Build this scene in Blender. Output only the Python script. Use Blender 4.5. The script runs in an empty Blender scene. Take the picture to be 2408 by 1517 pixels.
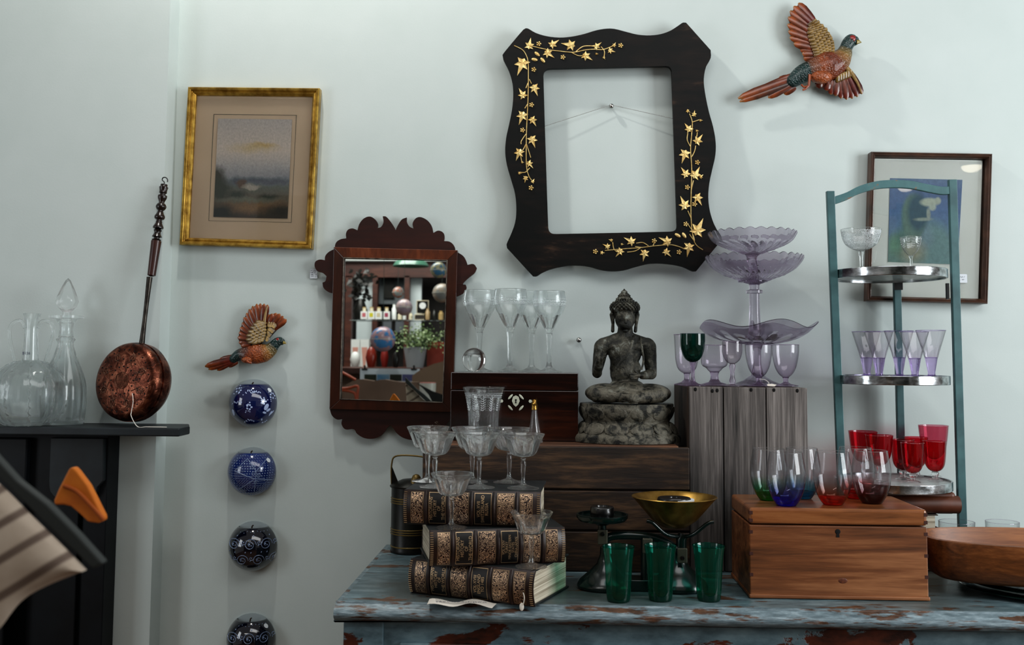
import bpy, bmesh, math, random
from mathutils import Vector, Matrix, geometry
random.seed(7)
S = bpy.context.scene
COL = S.collection
# ---------------- camera measurements (frame 2408 x 1517) ----------------
F = 2341.0; PX = 1204.0; PY = 669.0
CAM = Vector((0.0, -2.35, 1.337))
PSI = .040; TH = .073; RO = .007
def _axes():
    cp, sp = math.cos(PSI), math.sin(PSI); ct, st = math.cos(TH), math.sin(TH)
    f = Vector((-sp*ct, cp*ct, st)); r = Vector((cp, sp, 0)); u = Vector((sp*st, -cp*st, ct))
    c, s = math.cos(RO), math.sin(RO)
    return r*c+u*s, u*c-r*s, f
R_, U_, F_ = _axes()
def ray(px, py): return F_+R_*((px-PX)/F)-U_*((py-PY)/F)
def P(px, py, y):
    d = ray(px, py); return CAM+d*((y-CAM.y)/d.y)
def PZ(px, py, z):
    d = ray(px, py); return CAM+d*((z-CAM.z)/d.z)
def depth(p): return (Vector(p)-CAM).dot(F_)
cd = bpy.data.cameras.new('camera'); cam = bpy.data.objects.new('camera', cd); COL.objects.link(cam)
cam.matrix_world = Matrix(((R_.x, U_.x, -F_.x, CAM.x), (R_.y, U_.y, -F_.y, CAM.y), (R_.z, U_.z, -F_.z, CAM.z), (0, 0, 0, 1)))
cd.sensor_width = 36; cd.lens = 36*F/2408; cd.shift_x = 0; cd.shift_y = (PY-758.5)/2408
cd.clip_start = .05
cd.dof.use_dof = True; cd.dof.focus_distance = 2.06; cd.dof.aperture_fstop = 5.6
S.camera = cam

# ---------------- materials ----------------
def new(name):
    m = bpy.data.materials.new(name); m.use_nodes = True
    nt = m.node_tree; b = nt.nodes['Principled BSDF']; return m, nt, b
def rgb(h):
    if isinstance(h, str):
        h = h.lstrip('#'); v = [int(h[i:i+2], 16)/255 for i in (0, 2, 4)]
        return tuple(((c+.055)/1.055)**2.4 if c > .04045 else c/12.92 for c in v)+(1,)
    return tuple(h)+(1,) if len(h) == 3 else tuple(h)
def N(nt, t, **k):
    n = nt.nodes.new(t)
    for a, v in k.items():
        if a.startswith('i_'):
            key = a[2:]; key = int(key) if key.isdigit() else key.replace('_', ' ')
            n.inputs[key].default_value = v
        else: setattr(n, a, v)
    return n
def ramp(nt, src, stops, interp='LINEAR'):
    r = N(nt, 'ShaderNodeValToRGB'); e = r.color_ramp; e.interpolation = interp
    while len(e.elements) < len(stops): e.elements.new(.5)
    for el, (p, c) in zip(e.elements, stops): el.position = p; el.color = rgb(c)
    nt.links.new(src, r.inputs[0]); return r.outputs[0]
def mixc(nt, fac, a, b, mode='MIX'):
    m = N(nt, 'ShaderNodeMix', data_type='RGBA', blend_type=mode)
    for s, v in ((0, fac), (6, a), (7, b)):
        if hasattr(v, 'node'): nt.links.new(v, m.inputs[s])
        else: m.inputs[s].default_value = v if s == 0 else rgb(v)
    return m.outputs[2]
def maths(nt, op, a, b=0.0, c=None):
    m = N(nt, 'ShaderNodeMath', operation=op)
    for s, v in ((0, a), (1, b), (2, c)):
        if v is None: continue
        if hasattr(v, 'node'): nt.links.new(v, m.inputs[s])
        else: m.inputs[s].default_value = v
    return m.outputs[0]
def coords(nt, scale=(1, 1, 1), rot=(0, 0, 0), loc=(0, 0, 0), kind='Object'):
    t = N(nt, 'ShaderNodeTexCoord'); m = N(nt, 'ShaderNodeMapping')
    m.inputs['Scale'].default_value = scale; m.inputs['Rotation'].default_value = rot; m.inputs['Location'].default_value = loc
    nt.links.new(t.outputs[kind], m.inputs[0]); return m.outputs[0]
def noise(nt, vec, scale, detail=4, rough=.55, dist=0):
    n = N(nt, 'ShaderNodeTexNoise'); n.inputs['Scale'].default_value = scale; n.inputs['Detail'].default_value = detail
    n.inputs['Roughness'].default_value = rough; n.inputs['Distortion'].default_value = dist
    nt.links.new(vec, n.inputs['Vector']); return n.outputs['Fac']
def bump(nt, b, h, strength=.3, dist=.002):
    n = N(nt, 'ShaderNodeBump'); n.inputs['Strength'].default_value = strength; n.inputs['Distance'].default_value = dist
    nt.links.new(h, n.inputs['Height']); nt.links.new(n.outputs[0], b.inputs['Normal'])
MC = {}
def mat(name, c, rough=.5, metal=0, c2=None, nscale=60, bs=0, spec=.5, coat=0, emit=0, sss=0):
    if name in MC: return MC[name]
    m, nt, b = new(name); b.inputs['Base Color'].default_value = rgb(c); b.inputs['Roughness'].default_value = rough
    b.inputs['Metallic'].default_value = metal; b.inputs['Specular IOR Level'].default_value = spec
    b.inputs['Coat Weight'].default_value = coat; b.inputs['Coat Roughness'].default_value = .08
    if c2 is not None or bs:
        v = coords(nt); n = noise(nt, v, nscale)
        if c2 is not None: nt.links.new(ramp(nt, n, [(.35, c), (.65, c2)]), b.inputs['Base Color'])
        if bs: bump(nt, b, n, bs)
    if emit: b.inputs['Emission Color'].default_value = rgb(c); b.inputs['Emission Strength'].default_value = emit
    MC[name] = m; return m
def wood(name, c1, c2, c3, grain=(3, 60, 60), rough=.45, bs=.25, scale=1, coat=0, knots=True):
    m, nt, b = new(name)
    v = coords(nt, grain); n1 = noise(nt, v, 1.2*scale, 6, .6, .6); n2 = noise(nt, v, 5*scale, 3, .6)
    v2 = coords(nt, tuple(g**.5 for g in grain)); n3 = noise(nt, v2, 1.3, 3)
    f = maths(nt, 'ADD', maths(nt, 'MULTIPLY', n1, .65), maths(nt, 'MULTIPLY', n2, .35))
    f = maths(nt, 'ADD', maths(nt, 'MULTIPLY', f, .7), maths(nt, 'MULTIPLY', n3, .3))
    nt.links.new(ramp(nt, f, [(.36, c1), (.5, c2), (.64, c3)]), b.inputs['Base Color'])
    b.inputs['Roughness'].default_value = rough; b.inputs['Coat Weight'].default_value = coat; b.inputs['Coat Roughness'].default_value = .15
    bump(nt, b, f, bs); return m
def glass(name, c=(1, 1, 1), c2=None, h=.1, rough=0.0, thin=.2, z0=0.0, mid=None, tcol=None, body=0):
    """clear glass; c2 = colour of the foot end, blending to c at height h above the object's base"""
    m = bpy.data.materials.new(name); m.use_nodes = True; nt = m.node_tree; nt.nodes.clear()
    o = N(nt, 'ShaderNodeOutputMaterial'); g = N(nt, 'ShaderNodeBsdfGlass'); g.inputs['IOR'].default_value = 1.46
    g.inputs['Roughness'].default_value = rough; g.inputs['Color'].default_value = rgb(c)
    t = N(nt, 'ShaderNodeBsdfTransparent'); t.inputs['Color'].default_value = rgb(tcol or c)
    mx = N(nt, 'ShaderNodeMixShader'); mx.inputs[0].default_value = thin
    if c2 is not None:
        sp = N(nt, 'ShaderNodeSeparateXYZ'); tc = N(nt, 'ShaderNodeTexCoord'); nt.links.new(tc.outputs['Object'], sp.inputs[0])
        f = maths(nt, 'DIVIDE', maths(nt, 'SUBTRACT', sp.outputs[2], z0), h)
        st = [(.0, c2), (mid or .55, c2), (1, c)]
        r = ramp(nt, f, st); nt.links.new(r, g.inputs['Color']); nt.links.new(r, t.inputs['Color'])
    nt.links.new(g.outputs[0], mx.inputs[1]); nt.links.new(t.outputs[0], mx.inputs[2]); src = mx.outputs[0]
    if body:
        d = N(nt, 'ShaderNodeBsdfDiffuse'); d.inputs[0].default_value = (.9, .95, .97, 1); m1 = N(nt, 'ShaderNodeMixShader'); m1.inputs[0].default_value = body
        nt.links.new(src, m1.inputs[1]); nt.links.new(d.outputs[0], m1.inputs[2]); src = m1.outputs[0]
    nt.links.new(src, o.inputs[0])
    return m
def thin(name, tint=(1, 1, 1), c2=None, h=.1, z0=0.0, mid=.3, body=0.0, edge=.32, gl=.85, bodyc=None, spec=.05):
    """single-wall blown glass: see-through head on, darker and mirror-bright towards its outline"""
    m = bpy.data.materials.new(name); m.use_nodes = True; nt = m.node_tree; nt.nodes.clear()
    o = N(nt, 'ShaderNodeOutputMaterial'); t = N(nt, 'ShaderNodeBsdfTransparent'); g = N(nt, 'ShaderNodeBsdfGlossy'); g.inputs['Roughness'].default_value = .015
    lw = N(nt, 'ShaderNodeLayerWeight'); lw.inputs[0].default_value = .5
    base = rgb(tint)
    if c2 is not None:
        sp = N(nt, 'ShaderNodeSeparateXYZ'); tc = N(nt, 'ShaderNodeTexCoord'); nt.links.new(tc.outputs['Object'], sp.inputs[0])
        base = ramp(nt, maths(nt, 'DIVIDE', maths(nt, 'SUBTRACT', sp.outputs[2], z0), h), [(0, c2), (mid, c2), (1, tint)])
    f3 = maths(nt, 'POWER', lw.outputs['Facing'], 2.6)
    col = mixc(nt, f3, base, mixc(nt, 1.0, base, (edge,)*3, 'MULTIPLY'))
    nt.links.new(col, t.inputs[0]); src = t.outputs[0]
    if body:
        d = N(nt, 'ShaderNodeBsdfTranslucent'); d2 = N(nt, 'ShaderNodeBsdfDiffuse'); m0 = N(nt, 'ShaderNodeMixShader')
        for q in (d, d2):
            if bodyc: q.inputs[0].default_value = rgb(bodyc)
            else: nt.links.new(col, q.inputs[0])
        nt.links.new(d.outputs[0], m0.inputs[1]); nt.links.new(d2.outputs[0], m0.inputs[2])
        m1 = N(nt, 'ShaderNodeMixShader'); m1.inputs[0].default_value = body; nt.links.new(src, m1.inputs[1]); nt.links.new(m0.outputs[0], m1.inputs[2]); src = m1.outputs[0]
    k = maths(nt, 'ADD', maths(nt, 'MULTIPLY', maths(nt, 'POWER', lw.outputs['Facing'], 4.0), gl), spec)
    mx = N(nt, 'ShaderNodeMixShader'); nt.links.new(k, mx.inputs[0]); nt.links.new(src, mx.inputs[1]); nt.links.new(g.outputs[0], mx.inputs[2]); nt.links.new(mx.outputs[0], o.inputs[0])
    return m
def etched(name, vec_scale=(400, 400, 400), thr=.5, c='#dfe6e8', tint=(1, 1, 1), dens=.55):
    """frosted engraving: white diffuse where the pattern is, clear elsewhere"""
    m = bpy.data.materials.new(name); m.use_nodes = True; nt = m.node_tree; nt.nodes.clear()
    o = N(nt, 'ShaderNodeOutputMaterial'); d = N(nt, 'ShaderNodeBsdfDiffuse'); d.inputs[0].default_value = rgb(c)
    t = N(nt, 'ShaderNodeBsdfTransparent'); t.inputs[0].default_value = rgb(tint)
    mx = N(nt, 'ShaderNodeMixShader'); v = coords(nt, vec_scale)
    vo = N(nt, 'ShaderNodeTexVoronoi', feature='DISTANCE_TO_EDGE'); vo.inputs['Scale'].default_value = 1; nt.links.new(v, vo.inputs[0])
    r = ramp(nt, vo.outputs[0], [(thr*.3, (dens,)*3), (thr*.5, (.03,)*3)])
    nt.links.new(r, mx.inputs[0]); nt.links.new(t.outputs[0], mx.inputs[1]); nt.links.new(d.outputs[0], mx.inputs[2]); nt.links.new(mx.outputs[0], o.inputs[0])
    return m
def painting(name, size, base, blobs, rough=.6, nz=.12, nscale=30, stripes=None):
    """flat art: vertical gradient `base` [(pos,col)], then soft ellipses (cx,cy,rx,ry,soft,col) in 0..1 of size, object x,z"""
    m, nt, b = new(name); w, h = size
    v = coords(nt, (1/w, 1, 1/h)); sp = N(nt, 'ShaderNodeSeparateXYZ'); nt.links.new(v, sp.inputs[0])
    nn = noise(nt, v, nscale*.2, 6, .65); nn2 = noise(nt, v, nscale*.08, 6, .6)
    X = maths(nt, 'ADD', sp.outputs[0], maths(nt, 'MULTIPLY', maths(nt, 'SUBTRACT', nn, .5), nz))
    Z = maths(nt, 'ADD', sp.outputs[2], maths(nt, 'MULTIPLY', maths(nt, 'SUBTRACT', nn2, .5), nz))
    col = ramp(nt, Z, base)
    for cx, cy, rx, ry, so, c in blobs:
        dx = maths(nt, 'DIVIDE', maths(nt, 'SUBTRACT', X, cx), rx); dz = maths(nt, 'DIVIDE', maths(nt, 'SUBTRACT', Z, cy), ry)
        d = maths(nt, 'SQRT', maths(nt, 'ADD', maths(nt, 'MULTIPLY', dx, dx), maths(nt, 'MULTIPLY', dz, dz)))
        k = N(nt, 'ShaderNodeMapRange'); k.inputs[1].default_value = 1-so; k.inputs[2].default_value = 1+so; k.inputs[3].default_value = 1; k.inputs[4].default_value = 0
        nt.links.new(d, k.inputs[0]); col = mixc(nt, k.outputs[0], col, c)
    n3 = noise(nt, v, nscale*.5, 6, .7); col = mixc(nt, .8, col, ramp(nt, n3, [(.3, (.72,)*3), (.68, (1.18,)*3)]), 'MULTIPLY')
    nt.links.new(col, b.inputs['Base Color']); b.inputs['Roughness'].default_value = rough; return m
def vcolmat(name, rough=.3, bscale=0, bs=.5, coat=.3, metal=0):
    m, nt, b = new(name); a = N(nt, 'ShaderNodeVertexColor', layer_name='Col')
    v = coords(nt); n = noise(nt, v, 90, 4)
    c = mixc(nt, .6, a.outputs[0], ramp(nt, n, [(.3, (.35,)*3), (.6, (1.15, 1.15, 1.15))]), 'MULTIPLY')
    nt.links.new(c, b.inputs['Base Color']); b.inputs['Roughness'].default_value = rough; b.inputs['Coat Weight'].default_value = coat
    b.inputs['Metallic'].default_value = metal
    if bscale:
        vo = N(nt, 'ShaderNodeTexVoronoi'); vo.inputs['Scale'].default_value = bscale; nt.links.new(v, vo.inputs[0])
        bump(nt, b, vo.outputs[0], bs, .003)
    return m

# ---------------- mesh builder ----------------
class G:
    def __init__(s): s.v = []; s.f = []; s.m = []; s.sm = []; s.mi = 0; s.c = None; s.vc = []
    def add(s, vs, fs, smooth=True):
        b = len(s.v); s.v += [Vector(v) for v in vs]; s.f += [tuple(i+b for i in f) for f in fs]
        s.m += [s.mi]*len(fs); s.sm += [smooth]*len(fs)
        if s.c is not None: s.vc += [s.c(Vector(v)) if callable(s.c) else s.c for v in vs]
        return s
    def box(s, a, b, M=None):
        x0, y0, z0 = a; x1, y1, z1 = b
        vs = [Vector(p) for p in ((x0, y0, z0), (x1, y0, z0), (x1, y1, z0), (x0, y1, z0), (x0, y0, z1), (x1, y0, z1), (x1, y1, z1), (x0, y1, z1))]
        if M: vs = [M @ v for v in vs]
        return s.add(vs, [(0, 3, 2, 1), (4, 5, 6, 7), (0, 1, 5, 4), (1, 2, 6, 5), (2, 3, 7, 6), (3, 0, 4, 7)], False)
    def lathe(s, prof, n=40, M=None, c=(0, 0, 0), flute=None, closed=False, ey=1.0):
        """prof [(r,z)] bottom to top (or a closed glass wall); flute(z_index, angle, r, z) -> r"""
        vs = []; fs = []; c = Vector(c)
        for k, (r, z) in enumerate(prof):
            for i in range(n):
                a = 2*math.pi*i/n; rr = flute(a, r, z) if flute else r
                zz = z
                if isinstance(rr, tuple): rr, zz = rr
                vs.append(Vector((rr*math.cos(a), rr*math.sin(a)*ey, zz)))
        L = len(prof)
        for k in range(L-1 if not closed else L):
            k2 = (k+1) % L
            for i in range(n): j = (i+1) % n; fs.append((k*n+i, k*n+j, k2*n+j, k2*n+i))
        if not closed:
            if prof[0][0] > 1e-6: fs.append(tuple(range(n-1, -1, -1)))
            if prof[-1][0] > 1e-6: fs.append(tuple((L-1)*n+i for i in range(n)))
        vs = [(M @ v if M else v)+c for v in vs]
        return s.add(vs, fs)
    def tube(s, pts, r, n=8, closed=False, flat=1.0, nrm=None, cap=True):
        pts = [Vector(p) for p in pts]; L = len(pts); rs = r if isinstance(r, (list, tuple)) else [r]*L
        vs = []; fs = []; prev = None
        for k, p in enumerate(pts):
            if closed: t = pts[(k+1) % L]-pts[k-1]
            else: t = pts[min(k+1, L-1)]-pts[max(k-1, 0)]
            if t.length < 1e-9: t = Vector((0, 0, 1))
            t.normalize()
            if nrm is not None: a = t.cross(Vector(nrm))
            elif prev is None: a = t.cross(Vector((0.13, 1, .07)))
            else: a = prev-t*prev.dot(t)
            if a.length < 1e-6: a = t.cross(Vector((1, .1, .2)))
            a.normalize(); prev = a; b = t.cross(a).normalized()
            for i in range(n):
                an = 2*math.pi*i/n; vs.append(p+a*(rs[k]*math.cos(an))+b*(rs[k]*flat*math.sin(an)))
        for k in range(L if closed else L-1):
            k2 = (k+1) % L
            for i in range(n): j = (i+1) % n; fs.append((k*n+i, k*n+j, k2*n+j, k2*n+i))
        if not closed and cap: fs += [tuple(range(n-1, -1, -1)), tuple((L-1)*n+i for i in range(n))]
        return s.add(vs, fs)
    def ball(s, c, r, n=14, m=9, M=None):
        r = r if isinstance(r, (list, tuple)) else (r, r, r); c = Vector(c); vs = [Vector((0, 0, -1))]
        for k in range(1, m):
            t = math.pi*k/m-math.pi/2
            for i in range(n): a = 2*math.pi*i/n; vs.append(Vector((math.cos(t)*math.cos(a), math.cos(t)*math.sin(a), math.sin(t))))
        vs.append(Vector((0, 0, 1))); T = len(vs)-1; fs = []
        for i in range(n):
            j = (i+1) % n; fs.append((0, 1+j, 1+i)); fs.append((T, 1+(m-2)*n+i, 1+(m-2)*n+j))
            for k in range(m-2): fs.append((1+k*n+i, 1+k*n+j, 1+(k+1)*n+j, 1+(k+1)*n+i))
        out = []
        for v in vs:
            w = Vector((v.x*r[0], v.y*r[1], v.z*r[2])); out.append((M @ w if M else w)+c)
        return s.add(out, fs)
    def prism(s, loops, y0, y1, bev=0):
        """loops: outer then holes, as (x,z) lists; extruded from y0 (front) to y1 (back)"""
        ls = [[Vector((p[0], p[1], 0)) for p in l] for l in loops]
        tri = geometry.tessellate_polygon(ls); flat = [p for l in ls for p in l]; n = len(flat)
        vs = [(p.x, y0, p.y) for p in flat]+[(p.x, y1, p.y) for p in flat]
        fs = [tuple(t) for t in tri]+[tuple(i+n for i in reversed(t)) for t in tri]; o = 0
        for l in ls:
            L = len(l)
            for i in range(L): j = (i+1) % L; fs.append((o+i, o+j, o+j+n, o+i+n))
            o += L
        return s.add(vs, fs, False)
    def grid(s, fn, nu, nv, closed_u=False):
        vs = [fn(i/(nu if closed_u else nu-1), j/(nv-1)) for j in range(nv) for i in range(nu)]
        fs = []
        for j in range(nv-1):
            for i in range(nu if closed_u else nu-1):
                k = (i+1) % nu; fs.append((j*nu+i, j*nu+k, (j+1)*nu+k, (j+1)*nu+i))
        return s.add(vs, fs)
    def obj(s, name, mats, parent=None, loc=None, bevel=0, seg=2, M=None, sub=0, **tags):
        loc = Vector(loc) if loc is not None else Vector((0, 0, 0))
        base = Vector(parent['_loc']) if parent is not None and '_loc' in parent.keys() else loc
        me = bpy.data.meshes.new(name)
        me.from_pydata([tuple(v-base) for v in s.v], [], s.f)
        mats = mats if isinstance(mats, (list, tuple)) else [mats]
        for m in mats: me.materials.append(m)
        for p, mi, sm in zip(me.polygons, s.m, s.sm): p.material_index = mi; p.use_smooth = sm
        if s.vc:
            ca = me.color_attributes.new('Col', 'FLOAT_COLOR', 'POINT')
            for i, c in enumerate(s.vc): ca.data[i].color = rgb(c)
        bm = bmesh.new(); bm.from_mesh(me)
        if not s.vc: bmesh.ops.remove_doubles(bm, verts=bm.verts, dist=2e-6)
        bmesh.ops.recalc_face_normals(bm, faces=bm.faces); bm.to_mesh(me); bm.free()
        if any(s.sm): me.set_sharp_from_angle(angle=.87)
        o = bpy.data.objects.new(name, me); COL.objects.link(o)
        if parent is not None:
            o.parent = parent; o['_loc'] = tuple(base)
        else: o.location = loc; o['_loc'] = tuple(loc)
        if bevel:
            b = o.modifiers.new('bevel', 'BEVEL'); b.width = bevel; b.segments = seg; b.limit_method = 'ANGLE'; b.angle_limit = .6
        if sub:
            b = o.modifiers.new('sub', 'SUBSURF'); b.levels = sub; b.render_levels = sub
        for k, v in tags.items(): o[k] = v
        return o
def thing(name, label, cat, loc, group=None):
    o = bpy.data.objects.new(name, None); COL.objects.link(o); o.location = loc; o.empty_display_size = .02
    o['label'] = label; o['category'] = cat; o['_loc'] = tuple(loc)
    if group: o['group'] = group
    return o
def tag(o, label, cat, group=None):
    o['label'] = label; o['category'] = cat
    if group: o['group'] = group
    return o
def text(body, size, mat_, M, name, parent, ext=.0002, align='CENTER', sx=1.0):
    cu = bpy.data.curves.new(name, 'FONT'); cu.body = body; cu.size = size; cu.extrude = ext; cu.align_x = align; cu.align_y = 'CENTER'; cu.space_line = .88
    t = bpy.data.objects.new('tmp', cu); COL.objects.link(t); bpy.context.view_layer.update()
    me = bpy.data.meshes.new_from_object(t.evaluated_get(bpy.context.evaluated_depsgraph_get()))
    bpy.data.objects.remove(t); me.name = name
    base = Vector(parent['_loc'])
    for v in me.vertices: v.co = (M @ Vector((v.co.x*sx, v.co.y, v.co.z)))-base
    me.materials.clear(); me.materials.append(mat_)
    o = bpy.data.objects.new(name, me); COL.objects.link(o); o.parent = parent; o['_loc'] = tuple(base); return o
def scribble(c, w, h, rows, mat_, parent, up=(0, 0, 1), right=(1, 0, 0), name='handwriting', r=.00022, seed=1):
    """illegible penned lines"""
    rg = random.Random(seed); g = G(); c, up, right = Vector(c), Vector(up), Vector(right)
    for k in range(rows):
        y = h*(.5-(k+.5)/rows); x = -w/2
        while x < w/2-.002:
            n = rg.randint(4, 9); pts = []
            for i in range(n):
                pts.append(c+right*x+up*(y+rg.uniform(-.5, .5)*h/rows*.62)); x += rg.uniform(.0005, .0011)
            g.tube(spline(pts, 3), r, 4); x += .0016
    return g.obj(name, mat_, parent)
def spline(pts, n=6, closed=False):
    """catmull-rom through points"""
    pts = [Vector(p) for p in pts]; L = len(pts); out = []
    for i in range(L if closed else L-1):
        g = lambda k: pts[k % L] if closed else pts[max(0, min(L-1, k))]
        a, b, c, d = g(i-1), g(i), g(i+1), g(i+2)
        for k in range(n):
            t = k/n; out.append(.5*((2*b)+(c-a)*t+(2*a-5*b+4*c-d)*t*t+(3*b-a-3*c+d)*t**3))
    if not closed: out.append(pts[-1])
    return out
def smooth2(l, n=4, closed=True, cor=.75):
    """rounded version of a 2-D outline that keeps its sharp corners"""
    l = [Vector((p[0], p[1])) for p in l]; L = len(l); out = []; tan = []
    for i in range(L):
        if not closed and i in (0, L-1): tan.append((None, None)); continue
        a, b = l[i]-l[i-1], l[(i+1) % L]-l[i]
        if a.length < 1e-9 or b.length < 1e-9 or a.angle(b) > cor: tan.append((None, None)); continue
        d = (a.normalized()+b.normalized()).normalized(); tan.append((d, min(a.length, b.length)))
    for i in range(L if closed else L-1):
        p, q = l[i], l[(i+1) % L]; s = q-p
        t0 = tan[i][0]*min(s.length, tan[i][1]*1.3) if tan[i][0] is not None else s
        t1 = tan[(i+1) % L][0]*min(s.length, tan[(i+1) % L][1]*1.3) if tan[(i+1) % L][0] is not None else s
        for k in range(n):
            t = k/n; out.append(p*(2*t**3-3*t*t+1)+t0*(t**3-2*t*t+t)+q*(-2*t**3+3*t*t)+t1*(t**3-t*t))
    if not closed: out.append(l[-1])
    return [(v.x, v.y) for v in out]
def xz(p): return (p.x, p.z)

S.cycles.max_bounces = 24; S.cycles.transmission_bounces = 20; S.cycles.transparent_max_bounces = 64; S.cycles.glossy_bounces = 8; S.cycles.diffuse_bounces = 4
# ================= materials =================
M_wall, nt, b = new('painted_plaster')
v = coords(nt); n1 = noise(nt, v, 1.6, 5, .6); n2 = noise(nt, v, 220, 3, .6); n3 = noise(nt, v, 9, 4)
c = ramp(nt, maths(nt, 'ADD', maths(nt, 'MULTIPLY', n1, .7), maths(nt, 'MULTIPLY', n3, .3)), [(.3, '#b3bebb'), (.7, '#bec7c5')])
nt.links.new(c, b.inputs['Base Color']); b.inputs['Roughness'].default_value = .7
bump(nt, b, maths(nt, 'ADD', n2, maths(nt, 'MULTIPLY', n3, 1.5)), .12, .001)
M_floor = wood('floor_boards', '#4a3626', '#6e533c', '#846548', (2, 30, 30))
M_dark = mat('navy_black_paint', '#05090d', .5, spec=.3, c2='#0b1116', nscale=14, bs=.15)
M_shelfp = mat('slate_paint', '#10171b', .5, c2='#1a2327', nscale=20, bs=.15)
# distressed blue-grey paint on the dresser
M_dress, nt, b = new('distressed_blue_paint')
v = coords(nt, (1, 1.3, 1)); v2 = coords(nt, (2.2, 6, 2.2))
na = noise(nt, v2, 3.0, 8, .62, .4); nb = noise(nt, v2, 9, 5, .6); nc = noise(nt, v, 3, 4)
paint = ramp(nt, nb, [(.3, '#43545a'), (.5, '#5a6e74'), (.68, '#788b91')])
grime = mixc(nt, ramp(nt, nc, [(.42, (0, 0, 0)), (.62, (1, 1, 1))]), paint, '#4c5352')
wdc = ramp(nt, nb, [(.3, '#2b1d16'), (.6, '#5e4534')])
mask = ramp(nt, na, [(.585, (0, 0, 0)), (.61, (1, 1, 1))])
nt.links.new(mixc(nt, mask, grime, wdc), b.inputs['Base Color'])
b.inputs['Roughness'].default_value = .38; bump(nt, b, maths(nt, 'SUBTRACT', nb, maths(nt, 'MULTIPLY', mask, .6)), .35)
M_dressf, nt, b = new('flaking_blue_paint_front')
v = coords(nt, (1.5, 3, 3.2)); na = noise(nt, v, 5.0, 8, .6, .5); nb = noise(nt, v, 12, 5, .6)
paint = ramp(nt, nb, [(.3, '#41535a'), (.5, '#5b7078'), (.7, '#6f858c')])
wdc = ramp(nt, nb, [(.3, '#1d0f0b'), (.6, '#5a2a1a')])
mask = ramp(nt, na, [(.53, (0, 0, 0)), (.55, (1, 1, 1))])
nt.links.new(mixc(nt, mask, paint, wdc), b.inputs['Base Color']); b.inputs['Roughness'].default_value = .4
bump(nt, b, maths(nt, 'SUBTRACT', nb, mask), .5)
M_dressedge, nt, b = new('worn_moulded_edge')
v = coords(nt, (4, 8, 30)); na = noise(nt, v, 3.0, 8, .62); nb = noise(nt, v, 9, 5, .6)
paint = ramp(nt, nb, [(.3, '#47555b'), (.55, '#6b7b81'), (.7, '#8b9aa0')])
wdc = ramp(nt, nb, [(.3, '#1e1512'), (.6, '#5c4130')])
nt.links.new(mixc(nt, ramp(nt, na, [(.53, (0, 0, 0)), (.58, (1, 1, 1))]), paint, wdc), b.inputs['Base Color'])
b.inputs['Roughness'].default_value = .4; bump(nt, b, nb, .5)
M_crate = wood('old_dark_crate_wood', '#0d0a08', '#2b1e14', '#5a422c', (5, 50, 42), .6, .7)
M_cratetop = wood('crate_top_wood', '#2a1a10', '#4e3220', '#6e4a30', (4, 40, 40), .55, .3)
M_vcrate = wood('weathered_grey_wood', '#171514', '#57524f', '#8a8480', (60, 30, 2.2), .7, .9)
M_vside = wood('weathered_side_wood', '#17110d', '#33251c', '#4d3b2d', (40, 40, 3), .7, .6)
M_pine = wood('waxed_pine', '#38200f', '#6e4224', '#966642', (2.2, 26, 34), .45, .35, coat=.08)
M_pinetop = wood('waxed_pine_lid', '#4d2f1a', '#80502e', '#9c6b43', (2.5, 26, 26), .3, .2, coat=.25)
M_bowlw = wood('oak_bowl', '#42240d', '#6f411e', '#8f5c32', (3, 34, 44), .45, .35)
M_rose = wood('rosewood_veneer', '#0c0504', '#1c0b07', '#3d1b0e', (2.5, 12, 26), .16, .05, coat=.6)
M_mahog = wood('mahogany_fret', '#1c0805', '#2a0e08', '#38140b', (3, 20, 20), .4, .1, coat=.1)
M_veneer = wood('mahogany_veneer', '#3a1a0c', '#5c2c14', '#784022', (26, 20, 6), .3, .1, coat=.3)
M_veneerv = wood('mahogany_veneer_dark', '#220e06', '#34170b', '#462010', (18, 20, 4), .3, .1, coat=.3)
M_black = mat('ebonised_wood', '#0a0c0b', .35, c2='#151311', nscale=12, bs=.08)
M_blackf, nt, b = new('ebonised_wood_rubbed')
v = coords(nt, (3, 1, 14)); n1 = noise(nt, v, 4, 6, .6); v2 = coords(nt); n2 = noise(nt, v2, 5, 2)
nt.links.new(ramp(nt, maths(nt, 'MULTIPLY', n1, n2), [(.22, '#0a0c0b'), (.34, '#181310'), (.42, '#3b2c22')]), b.inputs['Base Color'])
b.inputs['Roughness'].default_value = .5; b.inputs['Specular IOR Level'].default_value = .2; bump(nt, b, n1, .1)
M_gold = mat('gilt_leaf', '#c9a765', .42, .55, c2='#e3cf93', nscale=160, bs=.35)
M_giltf = mat('gilt_frame', '#8a6a2c', .28, .75, c2='#c7a552', nscale=50, bs=.15)
M_brass = mat('brass', '#b08d4a', .3, .9, c2='#8c6c34', nscale=40, bs=.05)
M_steel = mat('steel', '#a9a9a6', .25, 1)
M_chrome, nt, b = new('scuffed_chrome')
v = coords(nt, (1, 1, 2)); n1 = noise(nt, v, 26, 5, .6)
nt.links.new(ramp(nt, n1, [(.3, '#6f716f'), (.5, '#b9bec0'), (.7, '#e3e6e8')]), b.inputs['Base Color']); b.inputs['Metallic'].default_value = 1
nt.links.new(ramp(nt, n1, [(.4, (.12,)*3), (.7, (.3,)*3)]), b.inputs['Roughness'])
bump(nt, b, n1, .15)
M_teal = mat('teal_paint', '#355457', .4, c2='#44686a', nscale=18, bs=.1)
M_tealworn, nt, b = new('teal_paint_worn')
v = coords(nt); n1 = noise(nt, v, 30, 6, .65)
nt.links.new(ramp(nt, n1, [(.3, '#3b5d60'), (.6, '#466c6e'), (.66, '#7b5a44')]), b.inputs['Base Color']); b.inputs['Roughness'].default_value = .4
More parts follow.
